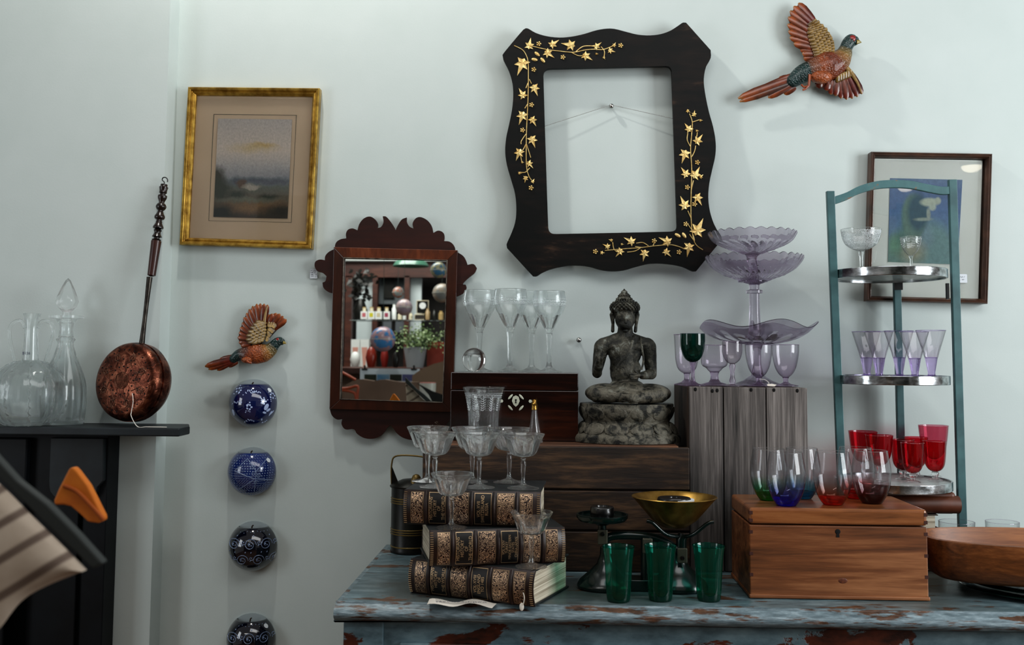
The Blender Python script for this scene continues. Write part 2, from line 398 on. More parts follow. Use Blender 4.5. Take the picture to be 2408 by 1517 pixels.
M_shelfpl = mat('pale_formica', '#aab4b2', .25, c2='#98a3a2')
M_copper, nt, b = new('embossed_copper')
v = coords(nt); n1 = noise(nt, v, 38, 5, .6, 1.2); n2 = noise(nt, v, 12, 4)
nt.links.new(ramp(nt, n1, [(.3, '#1f120d'), (.5, '#5e3325'), (.66, '#94604a')]), b.inputs['Base Color']); b.inputs['Metallic'].default_value = .85
b.inputs['Roughness'].default_value = .33; bump(nt, b, n1, .6, .004)
M_copdk = mat('copper_relief_line', '#6a4a3b', .45, .7)
M_hole = mat('dark_hole', '#020202', .9)
M_iron = mat('forged_iron', '#4b4742', .35, .9, c2='#2c2926', nscale=40, bs=.3)
M_ebony = mat('turned_dark_wood', '#120b08', .3, c2='#22120c', nscale=30, bs=.1, coat=.3)
M_reddk = mat('red_brown_wood', '#3a170d', .35, c2='#2a100a', nscale=20, coat=.2)
M_string = mat('white_string', '#d9d5cc', .8)
M_paper = mat('paper', '#cfcac0', .8)
M_ink = mat('ink', '#3a3f55', .8)
M_cream = mat('mount_board', '#baa68b', .85, c2='#c2ae94', nscale=4)
M_line = mat('ruled_ink_line', '#3b4641', .8)
M_pane = glass('thin_pane', (1, 1, 1), thin=.0)
M_navy = mat('cobalt_glaze', '#0b1440', .08, coat=1, c2='#0e1a4a', nscale=20)
M_ink2 = mat('ink_blue_glaze', '#060918', .07, coat=1)
M_motif = mat('pale_blue_motif', '#a9b9d8', .2, coat=.6)
M_motif2 = mat('dim_blue_motif', '#7d8fae', .2, coat=.6)
M_inner = mat('pale_glazed_back', '#a7b2b4', .25)
M_twig = mat('brown_twig', '#3a2a1e', .8)
M_stick = mat('white_sticker', '#c3c9ce', .6)
M_leather = mat('dark_leather', '#1b100c', .38, c2='#2a1811', nscale=50, bs=.2)
M_cover = mat('black_cloth_cover', '#15191b', .55, c2='#1f2527', nscale=60, bs=.1)
M_gilt, nt, b = new('gilt_tooling')
v = coords(nt); w1 = N(nt, 'ShaderNodeTexVoronoi', feature='SMOOTH_F1'); w1.inputs['Scale'].default_value = 250; nt.links.new(v, w1.inputs[0])
w2 = maths(nt, 'SINE', maths(nt, 'MULTIPLY', w1.outputs[0], 24)); nn = noise(nt, v, 14, 3)
k = ramp(nt, maths(nt, 'ADD', w2, maths(nt, 'MULTIPLY', maths(nt, 'SUBTRACT', nn, .5), 2.4)), [(.25, (0, 0, 0)), (.45, (1, 1, 1))])
nt.links.new(mixc(nt, k, '#24110b', '#d0b294'), b.inputs['Base Color']); nt.links.new(k, b.inputs['Metallic']); b.inputs['Roughness'].default_value = .38
bump(nt, b, k, .5)
M_giltline = mat('gilt_line', '#c8ab86', .35, .7)
M_label = mat('black_spine_label', '#0d0b0a', .4)
M_page, nt, b = new('page_edges')
v = coords(nt, (3, 3, 420)); n1 = noise(nt, v, 1, 3)
nt.links.new(ramp(nt, n1, [(.35, '#8f8572'), (.6, '#cbc3b0')]), b.inputs['Base Color']); b.inputs['Roughness'].default_value = .85; bump(nt, b, n1, .5)
M_tin = mat('black_japanned_tin', '#0e0f0d', .35, .3, c2='#1a1a15', nscale=30, bs=.1)
M_tinband = mat('dull_gold_band', '#6d5c34', .4, .6)
M_green = mat('green_enamel', '#051514', .22, c2='#081f1d', nscale=10, coat=.3)
M_iwt = mat('black_iron_weight', '#0b0b0b', .3, coat=.3)
M_plate = mat('dark_green_glaze', '#06231c', .12, coat=.8)
M_bronze, nt, b = new('weathered_bronze')
v = coords(nt); n1 = noise(nt, v, 48, 8, .68, .6); n2 = noise(nt, v, 17, 5, .6); n3 = noise(nt, v, 260, 5, .7)
f = maths(nt, 'ADD', maths(nt, 'MULTIPLY', n1, .6), maths(nt, 'MULTIPLY', n2, .4))
c1 = ramp(nt, f, [(.38, '#0d0f0e'), (.49, '#24251f'), (.56, '#4a483e'), (.63, '#7f857f')])
sp = N(nt, 'ShaderNodeSeparateXYZ'); tc = N(nt, 'ShaderNodeTexCoord'); nt.links.new(tc.outputs['Object'], sp.inputs[0])
zz = ramp(nt, maths(nt, 'ADD', sp.outputs[2], maths(nt, 'MULTIPLY', maths(nt, 'SUBTRACT', n2, .5), .12)), [(.11, (1, 1, 1)), (.17, (0, 0, 0))])
c2 = mixc(nt, maths(nt, 'MULTIPLY', maths(nt, 'MULTIPLY', zz, ramp(nt, n1, [(.42, (0, 0, 0)), (.55, (1, 1, 1))])), .8), c1, '#6a665a')
nt.links.new(c2, b.inputs['Base Color']); b.inputs['Roughness'].default_value = .45; b.inputs['Metallic'].default_value = .3
bump(nt, b, maths(nt, 'ADD', n1, maths(nt, 'MULTIPLY', n3, .6)), .8, .003)
M_mirror = mat('silvered_mirror', '#e4e8e6', .0, 1)
M_pearl = mat('mother_of_pearl', '#b9bcab', .25, coat=.5)
M_oldleather = mat('brown_calf', '#3b1d12', .45, c2='#5a3220', nscale=16, bs=.3)
# glass
GC = glass('clear_glass', (.995, 1, 1), thin=.35, body=.01)
GCT = glass('clear_cut_glass', (.99, 1, 1), thin=.25, body=.012)
TC = thin('blown_clear_glass', (.97, .98, .98), edge=.16, body=.02, bodyc=(.9, .95, .97), spec=.06)
TCC = thin('cut_clear_glass', (.96, .97, .975), edge=.2, gl=1.0, body=.07, bodyc=(.9, .95, .97), spec=.10)
GP = glass('pale_amethyst_glass', (.95, .90, .96), thin=.35)
GPd = glass('amethyst_glass', (.85, .78, .87), thin=.35)
TP = thin('blown_pale_amethyst', (.96, .94, .97), c2=(.87, .80, .89), h=.075, mid=.3, edge=.2)
TPg = thin('blown_smoky_amethyst', (.88, .83, .87), edge=.3)
TPc = thin('pressed_amethyst', (.76, .71, .79), edge=.12, gl=.9)
GPc = glass('solid_amethyst', (.86, .83, .875), thin=.15)
GGr = thin('emerald_bowl_glass', (.012, .16, .13), edge=.3, body=.12, bodyc='#0b6b58')
GTu = thin('teal_green_glass', (.16, .68, .58), c2=(.04, .50, .34), h=.06, mid=.1, body=.13, bodyc='#0d8a72', edge=.4)
GTb = glass('teal_green_base', (.06, .55, .42), thin=.2)
GRb = thin('ruby_glass', (.84, .13, .18), c2=(.62, .02, .03), h=.05, mid=.35, edge=.25, body=.08, bodyc='#b8142a')
GRp = thin('cranberry_glass', (.86, .34, .43), edge=.3, body=.10, bodyc='#c8405f')
GPb = glass('solid_lilac_foot', (.84, .76, .93), thin=.3)
ETW = etched('wheel_cut_frost', (1, 1, 1), .001, dens=.5)
nt = ETW.node_tree; [nt.links.remove(l) for l in list(nt.links) if l.to_node.type == 'MIX_SHADER' and l.to_socket.name == 'Fac']
for n_ in nt.nodes:
    if n_.type == 'MIX_SHADER': n_.inputs[0].default_value = .5
ETC = etched('etched_leaf_band', (260, 260, 170), .22, dens=.25)
ETV = etched('engraved_vine', (220, 220, 110), .26, dens=.3)
ETB = etched('frosted_bowl', (300, 300, 300), .45, dens=.38)

# ================= setting =================
def struct(o): o['kind'] = 'structure'; return o
E_ = 2.0
g = G().box((-.914, 0, 0), (2.6, .12, 2.75)); struct(g.obj('wall_back', M_wall))
g = G().box((-2.6, -.06, 0), (-.914, .12, 2.75)); struct(g.obj('wall_chimney_breast', M_wall))
g = G().box((-2.6, -6.4, -.05), (2.6, .12, 0)); struct(g.obj('floor', M_floor))
# ================= glass vessels =================
def vessel(name, label, cat, px, Y, z, foot=None, stem=None, bowl=None, hb=0, w=1.0, mats=(None, None, None), n=40, flute=None, sflute=None, group=None, rnd=None, extra=None, loc=None, sc=1.0, plug=None, solid=False):
    """profiles in photo pixels (radius, height above base); Y = distance plane; px = centre column"""
    p = P(px, 850, Y); x = p.x
    if loc: x, Y = loc
    s = depth((x, Y, z))/F*sc; z += .0006
    root = thing(name, label, cat, (x, Y, z), group)
    L = lambda q: [(r*s, h*s) for r, h in q]
    c = (x, Y, z)
    ob = {}
    if foot: ob['foot'] = G().lathe(L(foot), n, c=c).obj('foot', mats[0], root)
    if stem: ob['stem'] = G().lathe(L(stem), 12 if sflute is None else sflute, c=c).obj('stem', mats[1] or mats[0], root)
    bowl = smooth2(bowl, 4, False, 1.0)
    prof = bowl[:]
    if solid:
        hi = hb; inn = []
        for k in range(17):
            h = bowl[-1][1]-(bowl[-1][1]-hb-1)*k/16; q = band(bowl, h-.01, h, 0); r = (q[-1][0] if q else bowl[-1][0])-w
            inn.append((max(r*(1-.0*k), .5), h))
        prof = bowl+[(bowl[-1][0]-w*.5, bowl[-1][1]+w*.5)]+inn+[(0, hb)]
    nb = 10**6
    fl = None
    if flute:
        nf, amp, h0, h1 = flute
        def fl(a, r, zz):
            h = zz/s
            k = 0 if h < h0 or h > h1 else math.sin(math.pi*(h-h0)/(h1-h0))**.5
            if solid and not any(abs(r-q[0]*s) < 1e-7 and abs(zz-q[1]*s) < 1e-7 for q in bowl): return r
            return r*(1-amp*k*abs(math.cos(nf*a/2))**1.0)
    ob['bowl'] = G().lathe(L(prof), n if not flute else max(n, flute[0]*6), c=c, flute=fl)
    # lathe leaves the mouth capped: open it, then add the drawn lip
    bw = ob['bowl']
    if not solid: bw.f = [f for f in bw.f if len(f) <= 4]; bw.m = bw.m[:len(bw.f)]; bw.sm = bw.sm[:len(bw.f)]
    rr_, hh_ = bowl[-1]
    bw.mi = 1; ring = [(rr_*s*math.cos(2*math.pi*i/48)+x, rr_*s*math.sin(2*math.pi*i/48)+Y, hh_*s+z) for i in range(48)]
    if not solid: bw.tube(ring, max(.55, w*.45)*s, 6, closed=True)
    ob['bowl'] = bw.obj('bowl', [mats[2] or mats[0], mats[1] or GC if mats[2] is not mats[0] else GC], root)
    if plug: G().lathe(L(plug[1]), 40, c=c).obj('solid_base', plug[0], ob['bowl'])
    if extra:
        for nm, m_, pr in extra:
            if isinstance(pr, dict):
                g = G(); rad = lambda h: band(bowl, h, h+.01, .3)[0][0]
                def leaf_(a, h, L_, W_, tilt):
                    pts = []
                    for du, dv in ((-.5, 0), (-.1, .5), (.5, 0), (-.1, -.5)):
                        u_, v__ = du*L_, dv*W_; ca, sa = math.cos(tilt), math.sin(tilt); x_, h_ = u_*ca-v__*sa, u_*sa+v__*ca
                        r_ = rad(h+h_); aa = a+x_/r_; pts.append((x+r_*s*math.cos(aa), Y+r_*s*math.sin(aa), z+(h+h_)*s))
                    g.add(pts, [(0, 1, 2, 3)], False)
                for (h0, h1, n_, rows, L_, W_, lean) in pr['sprigs']:
                    for k in range(n_):
                        for q in range(rows):
                            h = h0+(h1-h0)*(q/(max(1, rows-1)))
                            for sg in (-1, 1):
                                rr0 = rad(h); leaf_(2*math.pi*k/n_+sg*L_*.45*math.cos(lean)/rr0, h, L_, W_, lean if sg > 0 else math.pi-lean)
                for h in pr.get('lines', ()):
                    r_ = rad(h); g.tube([(x+r_*s*math.cos(2*math.pi*k/48), Y+r_*s*math.sin(2*math.pi*k/48), z+h*s) for k in range(48)], .35*s, 4, closed=True)
                g.obj(nm, m_, ob['bowl'])
            else:
                G().lathe([(r*s, h*s) for r, h in pr], 48, c=c).obj(nm, m_, ob['bowl'])
                me = ob['bowl'].children[-1].data
                bm = bmesh.new(); bm.from_mesh(me); bmesh.ops.delete(bm, geom=[f for f in bm.faces if len(f.verts) > 4], context='FACES'); bm.to_mesh(me); bm.free()
    return root, ob, s
def band(prof, h0, h1, off=.35):
    """short strip following the outside of a bowl between two heights"""
    out = []
    for k in range(5):
        h = h0+(h1-h0)*k/4
        for (r0, a), (r1, b_) in zip(prof, prof[1:]):
            if a <= h <= b_ and b_ > a: out.append((r0+(r1-r0)*(h-a)/(b_-a)+off, h)); break
    return out
# ================= dresser =================
DZ = .90
dr = thing('dresser', 'distressed blue-grey painted wooden dresser with flaking paint and worn moulded top', 'dresser', (.45, -.27, 0))
G().box((-.376, -.545, DZ-.012), (1.45, -.004, DZ)).obj('top_board', M_dress, dr, bevel=.003)
g = G()
g.grid(lambda u, v_: Vector((-.384+(1.45+.384)*u, -.545-.019*math.sin(math.pi*min(1, v_*1.15))**.6 if v_ < 1 else -.545, DZ-.034+.034*v_)), 2, 14)
g.box((-.384, -.547, DZ-.034), (1.45, -.5, DZ-.001)); g.box((-.384, -.547, DZ-.034), (-.37, -.004, DZ-.0005))
g.obj('edge_moulding', M_dressedge, dr, bevel=.003)
G().box((-.362, -.525, .45), (1.43, -.02, DZ-.034)).obj('carcass', M_dressf, dr, bevel=.002)
G().box((-.372, -.532, 0), (-.30, -.46, DZ-.036)).obj('corner_post', M_dressf, dr, bevel=.002)
G().box((1.36, -.532, 0), (1.44, -.46, DZ-.036)).obj('corner_post', M_dressf, dr, bevel=.002)
for k in range(3):
    x0 = -.27+k*.55
    d = G().box((x0, -.533, .52), (x0+.52, -.52, DZ-.075)).obj('drawer', M_dressf, dr, bevel=.003)
    G().ball((x0+.26, -.55, .68), (.02, .018, .02)).obj('knob', M_dressf, d)

# ================= wide crate, grey crate, writing box =================
CZ = 1.157
cr = thing('wooden_crate', 'wide dark brown wooden crate lying on its side beneath the seated statue', 'crate', (0, -.14, DZ))
G().box((-.264, -.262, DZ+.001), (.262, -.012, CZ-.012)).obj('crate_body', M_crate, cr)
G().box((-.264, -.272, CZ-.012), (.262, -.008, CZ)).obj('top_board', M_cratetop, cr, bevel=.002)
G().box((-.266, -.274, 1.068), (.284, -.258, CZ-.003)).obj('front_board', M_crate, cr, bevel=.002)
G().box((-.266, -.272, .985), (.284, -.258, 1.064)).obj('front_board', M_crate, cr, bevel=.002)
G().box((-.266, -.272, DZ+.001), (.284, -.258, .981)).obj('front_board', M_crate, cr, bevel=.002)
vc = thing('wooden_crate', 'tall weathered grey wooden crate standing on end under the purple glassware', 'crate', (.40, -.12, DZ))
VZ = 1.279
random.seed(3)
for x0, x1 in ((.2875, .3565), (.3585, .4445), (.4465, .5265)):
    G().box((x0, -.252, DZ+.001), (x1, -.238, VZ-random.random()*.002)).obj('front_plank', M_vcrate, vc, bevel=.0015)
G().box((.2855, -.238, DZ+.001), (.299, -.01, VZ-.001)).obj('side_board', M_vside, vc, bevel=.0015)
G().box((.518, -.238, DZ+.001), (.534, -.01, VZ-.002)).obj('side_board', M_vcrate, vc, bevel=.0015)
G().box((.299, -.237, VZ-.014), (.518, -.01, VZ-.001)).obj('top_board', M_vside, vc)
g = G()
for x, z in ((.30, .006), (.345, .008), (.415, .006), (.462, .006), (.51, .007), (.335, .009)):
    G().ball((x, -.2525, VZ-z), (.003, .0012, .004)).obj('nail_head', M_hole, vc)
# rosewood writing box
RB = CZ+.147
rb = thing('writing_box', 'glossy dark rosewood box with pearl keyhole inlay under the tall wine glasses', 'box', (-.08, -.1, CZ))
G().box((-.217, -.195, CZ+.001), (.058, -.025, CZ+.108)).obj('box_body', M_rose, rb, bevel=.0008)
G().box((-.217, -.195, CZ+.1092), (.058, -.025, RB)).obj('lid', M_rose, rb, bevel=.0015)
esc = P(1213, 943, -.1955)
o_ = G().prism([[(esc.x+a, esc.z+b_) for a, b_ in ((0, .012), (.006, .009), (.0085, 0), (.005, -.008), (0, -.0125), (-.005, -.008), (-.0085, 0), (-.006, .009))]], -.1962, -.1945).obj('escutcheon', M_pearl, rb)
G().ball((esc.x, -.1962, esc.z+.002), (.0022, .0006, .0022)).prism([[(esc.x-.001, esc.z), (esc.x-.0018, esc.z-.005), (esc.x+.0018, esc.z-.005), (esc.x+.001, esc.z)]], -.1966, -.196).obj('keyhole', M_hole, o_)
for sx in (-1, 1):
    for sz in (-1, 1):
        M = Matrix.Rotation(sx*sz*math.radians(48), 4, 'Y'); G().ball((esc.x+sx*.0118, -.1956, esc.z-.003+sz*.0118), (.0072, .0007, .0024), 14, 7, M=M).obj('petal_inlay', M_pearl, rb)
    gg = G()
    for k in range(7):
        a = k*math.pi/3; rr = 0 if k == 6 else .0024
        gg.ball((esc.x+sx*.031+rr*math.cos(a), -.1955, esc.z-.0005+rr*math.sin(a)), (.0015, .0005, .0015), 8, 5)
    gg.obj('flower_inlay', M_pearl, rb)
# ================= pine box =================
PB = 1.064
pb = thing('pine_box', 'dovetailed honey pine box with a keyhole and a knot in the front', 'box', (.525, -.38, DZ))
G().box((.365, -.476, DZ+.006), (.687, -.292, 1.0325)).obj('box_body', M_pine, pb, bevel=.002)
G().box((.363, -.479, DZ+.001), (.689, -.290, DZ+.008)).obj('base_board', M_pine, pb, bevel=.002)
G().box((.365, -.477, 1.0345), (.687, -.291, PB)).obj('lid', M_pinetop, pb, bevel=.005, seg=3)
kh = P(1970, 1253, -.476)
G().ball((kh.x, -.4762, kh.z+.002), (.005, .0008, .0048), 14, 7).prism([[(kh.x-.002, kh.z), (kh.x-.003, kh.z-.008), (kh.x+.003, kh.z-.008), (kh.x+.002, kh.z)]], -.4768, -.475).obj('keyhole', M_hole, pb)
M_dove = mat('dovetail_end_grain', '#3c1a10', .6)
g = G()
for z in (.905, .943, .981, 1.02, 1.041, 1.055):
    for x0 in (.3646, .681): G().box((x0, -.4774 if z > 1.034 else -.4764, z-.003), (x0+.0064, -.47, z+.003)).obj('dovetail_joint', M_dove, pb)
kn = P(1982, 1366, -.476)
g = G().ball((kn.x, -.4758, kn.z), (.009, .0008, .005)); g.obj('wood_knot', mat('knot_brown', '#4a2415', .5, c2='#6b3a22', nscale=300), pb)
# ================= stand =================
st = thing('cake_stand_rack', 'teal painted three-tier folding stand with round chrome-rimmed shelves', 'plant stand', (.733, -.135, DZ))
sc_ = (.733, -.157)
def bar(pts, w, t, nm, m_, par):
    g = G(); pts = [Vector(p) for p in pts]; vs = []; fs = []
    for p in pts:
        vs += [p+Vector((-w, -t, 0)), p+Vector((w, -t, 0)), p+Vector((w, t, 0)), p+Vector((-w, t, 0))]
    L = len(pts)
    for k in range(L-1):
        for i in range(4): fs.append((k*4+i, k*4+(i+1) % 4, k*4+4+(i+1) % 4, k*4+4+i))
    fs += [(3, 2, 1, 0), tuple((L-1)*4+i for i in range(4))]
    g.add(vs, fs, False); return g.obj(nm, m_, par, bevel=.0012)
YL = -.180
tl = P(1952, 450, YL); bl_ = P(1976, 1060, YL); tr = P(2239, 423, YL); br_ = P(2262, 1215, YL)
def ext(a, b_, z): t = (z-a.z)/(b_.z-a.z); return a+(b_-a)*t
ll = bar([ext(tl, bl_, DZ+.001), tl], .0085, .006, 'leg', M_teal, st)
rl = bar([ext(tr, br_, DZ+.001), tr], .0085, .006, 'leg', M_teal, st)
ra = P(2108, 625, -.044); rb_ = P(2117, 1000, -.044)
rr_ = bar([ext(ra, rb_, DZ+.001), ra], .008, .006, 'leg', M_teal, st)
zt = [(1961, 472), (1990, 462), (2020, 447), (2060, 436), (2100, 433), (2140, 435), (2180, 443), (2215, 449), (2240, 447)]
zt = spline([P(a, b_, YL) for a, b_ in zt], 4)
g = G(); vs = []; fs = []
for p in zt: vs += [p+Vector((0, -.005, -.0085)), p+Vector((0, .005, -.0085)), p+Vector((0, .005, .0085)), p+Vector((0, -.005, .0085))]
for k in range(len(zt)-1):
    for i in range(4): fs.append((k*4+i, k*4+(i+1) % 4, k*4+4+(i+1) % 4, k*4+4+i))
g.add(vs, fs, False).obj('top_rail', M_tealworn, st, bevel=.001)
SH = [1.531, 1.304, 1.083]
for z in SH:
    t_ = .019
    sh = G().lathe([(0, z-t_+.004), (.1155, z-t_+.004), (.1155, z-.004), (0, z-.004)], 64, c=(sc_[0], sc_[1], 0)).obj('shelf', M_shelfpl, st)
    G().lathe([(.1165, z-t_), (.1186, z-t_), (.1192, z-t_+.0006), (.1192, z-t_+.0016), (.1192, z-.0016), (.1192, z-.0006), (.1186, z), (.1165, z), (.1156, z-.0006), (.1156, z-.003), (.1156, z-t_+.003), (.1156, z-t_+.0006)], 64, c=(sc_[0], sc_[1], 0), closed=True).obj('chrome_rim', M_chrome, sh)
h1 = P(2110, 670, -.044)
G().box((h1.x-.009, -.054, h1.z-.012), (h1.x+.009, -.050, h1.z+.004)).obj('hinge', M_iwt, st)
h1 = P(2233, 685, YL)
G().box((h1.x-.007, YL-.004, h1.z-.017), (h1.x-.002, YL+.004, h1.z+.017)).obj('hinge', M_iwt, st)

# ================= mantelpiece =================
mp = thing('mantelpiece', 'dark navy painted fireplace mantelpiece against the chimney breast', 'mantelpiece', (-1.4, -.06, 0))
MZ = 1.178
g = G().prism([[(-2.3, -.062), (-.836, -.062), (-.822, -.10), (-.808, -.135), (-.806, -.202), (-2.3, -.202)]], 0, 1)
for v_ in g.v: v_.x, v_.y, v_.z = v_.x, v_.z, (MZ if v_.y > .5 else MZ-.018)
g.obj('mantel_shelf', M_shelfp, mp, bevel=.003)
G().box((-2.3, -.12, 0), (-.998, -.061, MZ-.0185)).obj('pilaster', M_dark, mp, bevel=.002)
fx = P(72, 1100, -.12).x
G().box((-2.3, -.14, 0), (fx, -.121, MZ-.03)).obj('surround_panel', M_dark, mp, bevel=.003)
ox = P(125, 1060, -.12); ox2 = P(236, 1150, -.12)
g = G()
l = [(ox.x+.01*0, ox.z+.03), (ox2.x+.01, ox.z+.03)]+[(ox2.x+.012, ox2.z+.02)]+[((ox.x+ox2.x)/2+.055*math.cos(a), ox2.z+.005-.035*math.sin(a)) for a in [i*math.pi/10 for i in range(11)]]+[(ox.x, ox2.z+.02)]
g.prism([l], -.134, -.119).obj('corbel', M_shelfp, mp, bevel=.003)
# foreground: shade and orange beak
# ================= coupes =================
def coupe(px, Y, z, label, sc=1.0, loc=None):
    foot = [(0, 0), (37, 0), (37.5, 1.2), (20, 5), (8, 9), (0, 9.5)]
    stem = [(0, 8.5), (8, 8.7), (5.5, 14), (4.4, 26), (5.2, 46), (7, 60), (4.2, 66), (7, 70), (0, 71)]
    bowl = [(0, 72), (8, 73), (24, 77), (31, 82), (34.5, 88), (42, 107), (50.5, 127)]
    return vessel('cocktail_coupe', label, 'glass', px, Y, z, foot, stem, bowl, hb=78, w=1.5, mats=(GC, GCT, GCT), solid=True, sflute=8, flute=(10, .12, 72, 118), group='cut glass coupes on the book stack', loc=loc, sc=sc)
Z1, Z2, Z3 = 1.093, 1.0285, .9645
coupe(1026, -.470, Z1, 'clear cut coupe at the top book left end, front of its pair')
coupe(1009, -.386, Z1, 'clear cut coupe at the top book left end, rear of its pair')
coupe(1129, -.472, Z1, 'clear cut coupe on the middle of the top book, front one of the middle pair')
coupe(1113, -.388, Z1, 'clear cut coupe on the middle of the top book, behind another coupe')
coupe(1199, -.388, Z1, 'clear cut coupe behind the right end one on the top book')
coupe(1232, -.474, Z1, 'clear cut coupe at the right end of the top book, in front')
coupe(1066, -.531, Z2, 'single clear cut coupe standing on the middle book before the top spine')
coupe(1252, -.544, Z3, 'single clear cut coupe standing on the lowest book near its page edges')
# ================= tall goblets on rosewood box =================
gob = [(0, 91), (7, 92), (11, 100), (18, 112), (27, 129), (33, 142), (37, 153), (39.5, 165), (39.3, 174), (37, 190)]
gfoot = [(0, 0), (32, 0), (32.5, 1.2), (18, 5), (9, 11), (0, 12)]
gstem = [(0, 10.5), (9, 11), (6, 18), (5.2, 50), (6.5, 80), (8.5, 92), (0, 93)]
for px, Y, lab, sc in ((1127, -.07, 'tall cut wine glass behind the glass ball on the rosewood box', 1.0), (1199, -.128, 'tall cut wine glass, tallest looking, second from left on the rosewood box', 1.02),
        (1250, -.057, 'tall cut wine glass half hidden behind the right one on the rosewood box', .99), (1291, -.138, 'tall cut wine glass at the right end of the rosewood box', 1.0)):
    vessel('wine_glass', lab, 'glass', px, Y, RB, gfoot, gstem, gob, hb=103, w=1.5, mats=(GC, GCT, GCT), solid=True, sflute=6, flute=(8, .16, 90, 136), group='cut wine glasses on the rosewood box',
           extra=[('etched_band', ETW, dict(sprigs=[(160, 166, 26, 2, 6, 2.2, .75)], lines=(156.5, 172)))], sc=sc)
p = P(1115, 843, -.15); s = depth(p)/F
b_ = G().ball((p.x, -.15, RB+28*s+.0006), 28*s, 40, 24).obj('glass_ball', glass('solid_glass_ball', (1, 1, 1), thin=0), loc=(p.x, -.15, RB)); tag(b_, 'solid clear glass ball on the left end of the rosewood box', 'ball')
# vase on the crate
vb = [(0, 4), (14, 5), (26, 12), (33, 24), (34, 26), (35.5, 28), (36, 60), (40, 95), (45, 117), (50, 129)]
vessel('celery_vase', 'tall flared clear vase engraved with leaves, in front of the rosewood box', 'vase', 1138, -.243, CZ, [(0, 0), (19, 0), (19, 2), (14, 5.5), (0, 6)], None, vb, hb=12, w=1.6, mats=(GC, GC, GCT), solid=True, flute=(18, .03, 26, 90), extra=[('engraved_leaves', ETW, dict(sprigs=[(78, 104, 12, 6, 7, 2.6, .8), (111, 111.5, 30, 1, 5, 3, .3)], lines=(107, 115.5)))])
p = P(1256, 1000, -.225); s = depth(p)/F
r0 = thing('scent_bottle', 'small conical glass bottle with a brass cap before the rosewood box', 'bottle', (p.x, -.225, CZ+.0006)); c = (p.x, -.225, CZ+.0006)
G().lathe([(r*s, h*s) for r, h in ((0, 0), (20, 0), (21, 3), (15, 22), (9, 45), (6, 72), (5, 76), (4, 76), (5, 68), (8, 44), (13, 22), (16, 8), (0, 8))], 32, c=c).obj('glass_body', GCT, r0)
G().lathe([(r*s, h*s) for r, h in ((0, 76), (6.5, 76), (7, 80), (6, 82), (6, 88), (7, 90), (5, 92), (5, 98), (4, 100), (0, 100))], 24, c=c).obj('brass_cap', M_brass, r0)

# ================= amethyst glassware on grey crate =================
PL = [(0, 0), (30, 0), (30, 1.5), (14, 6), (7, 12), (0, 13)]
bwlA = [(0, 27), (6, 28), (16, 33), (24, 45), (28.5, 62), (31, 80), (31, 97)]
vessel('goblet', 'pale tall-bowled amethyst glass goblet half hidden behind the green one', 'glass', 1615, -.15, VZ, PL, [(0, 12), (7, 12), (6, 20), (8, 28), (0, 29)], [(0, 26), (8, 27), (20, 36), (26, 55), (28, 85), (30, 118)], hb=32, w=1.2, mats=(GPd, GPd, TP))
vessel('goblet', 'goblet with a dark green bowl on a lilac stem, on the grey crate', 'glass', 1629, -.215, VZ, [(0, 0), (30, 0), (30, 1.5), (13, 5), (6, 10), (0, 11)], [(0, 10), (6, 10), (4.5, 22), (5, 45), (8, 57), (0, 58)], [(0, 55), (10, 57), (20, 66), (27, 84), (29, 100), (29, 122)], hb=60, w=1.2, mats=(GPd, GPd, GGr))
vessel('goblet', 'squat wide amethyst goblet, third from left on the grey crate', 'glass', 1680, -.16, VZ, [(0, 0), (32, 0), (32, 2), (14, 7), (10, 13), (0, 14)], [(0, 12), (10, 13), (9, 24), (12, 32), (0, 33)], [(0, 30), (12, 32), (20, 40), (29, 46), (31.5, 56), (30, 70), (28, 94)], hb=38, w=1.2, mats=(GPd, GPd, TP))
vessel('goblet', 'small smoky goblet with a knobbed stem, in the middle of the grey crate', 'glass', 1722, -.215, VZ, [(0, 0), (26, 0), (26, 1.2), (10, 4), (0, 5)], [(0, 4), (6, 5), (8, 12), (5, 22), (5, 34), (8, 46), (6, 53), (0, 54)], [(0, 51), (8, 53), (17, 61), (22.5, 75), (23.5, 88), (23, 105)], hb=55, w=1.1, mats=(GP, GP, TPg))
for px, Y, lab in ((1784, -.20, 'egg-shaped amethyst goblet with a string tag, second from right on the grey crate'), (1847, -.185, 'egg-shaped amethyst goblet at the right end of the grey crate')):
    vessel('goblet', lab, 'glass', px, Y, VZ, [(0, 0), (29, 0), (29, 1.5), (12, 5), (6, 9), (0, 10)], [(0, 8), (6, 9), (5.5, 15), (8, 21), (0, 22)], bwlA[:0]+[(0, 19), (6, 20), (15, 27), (23, 40), (28, 58), (31, 78), (31.5, 97)], hb=24, w=1.2, mats=(GPd, GPd, TP), group='egg-shaped amethyst goblets')
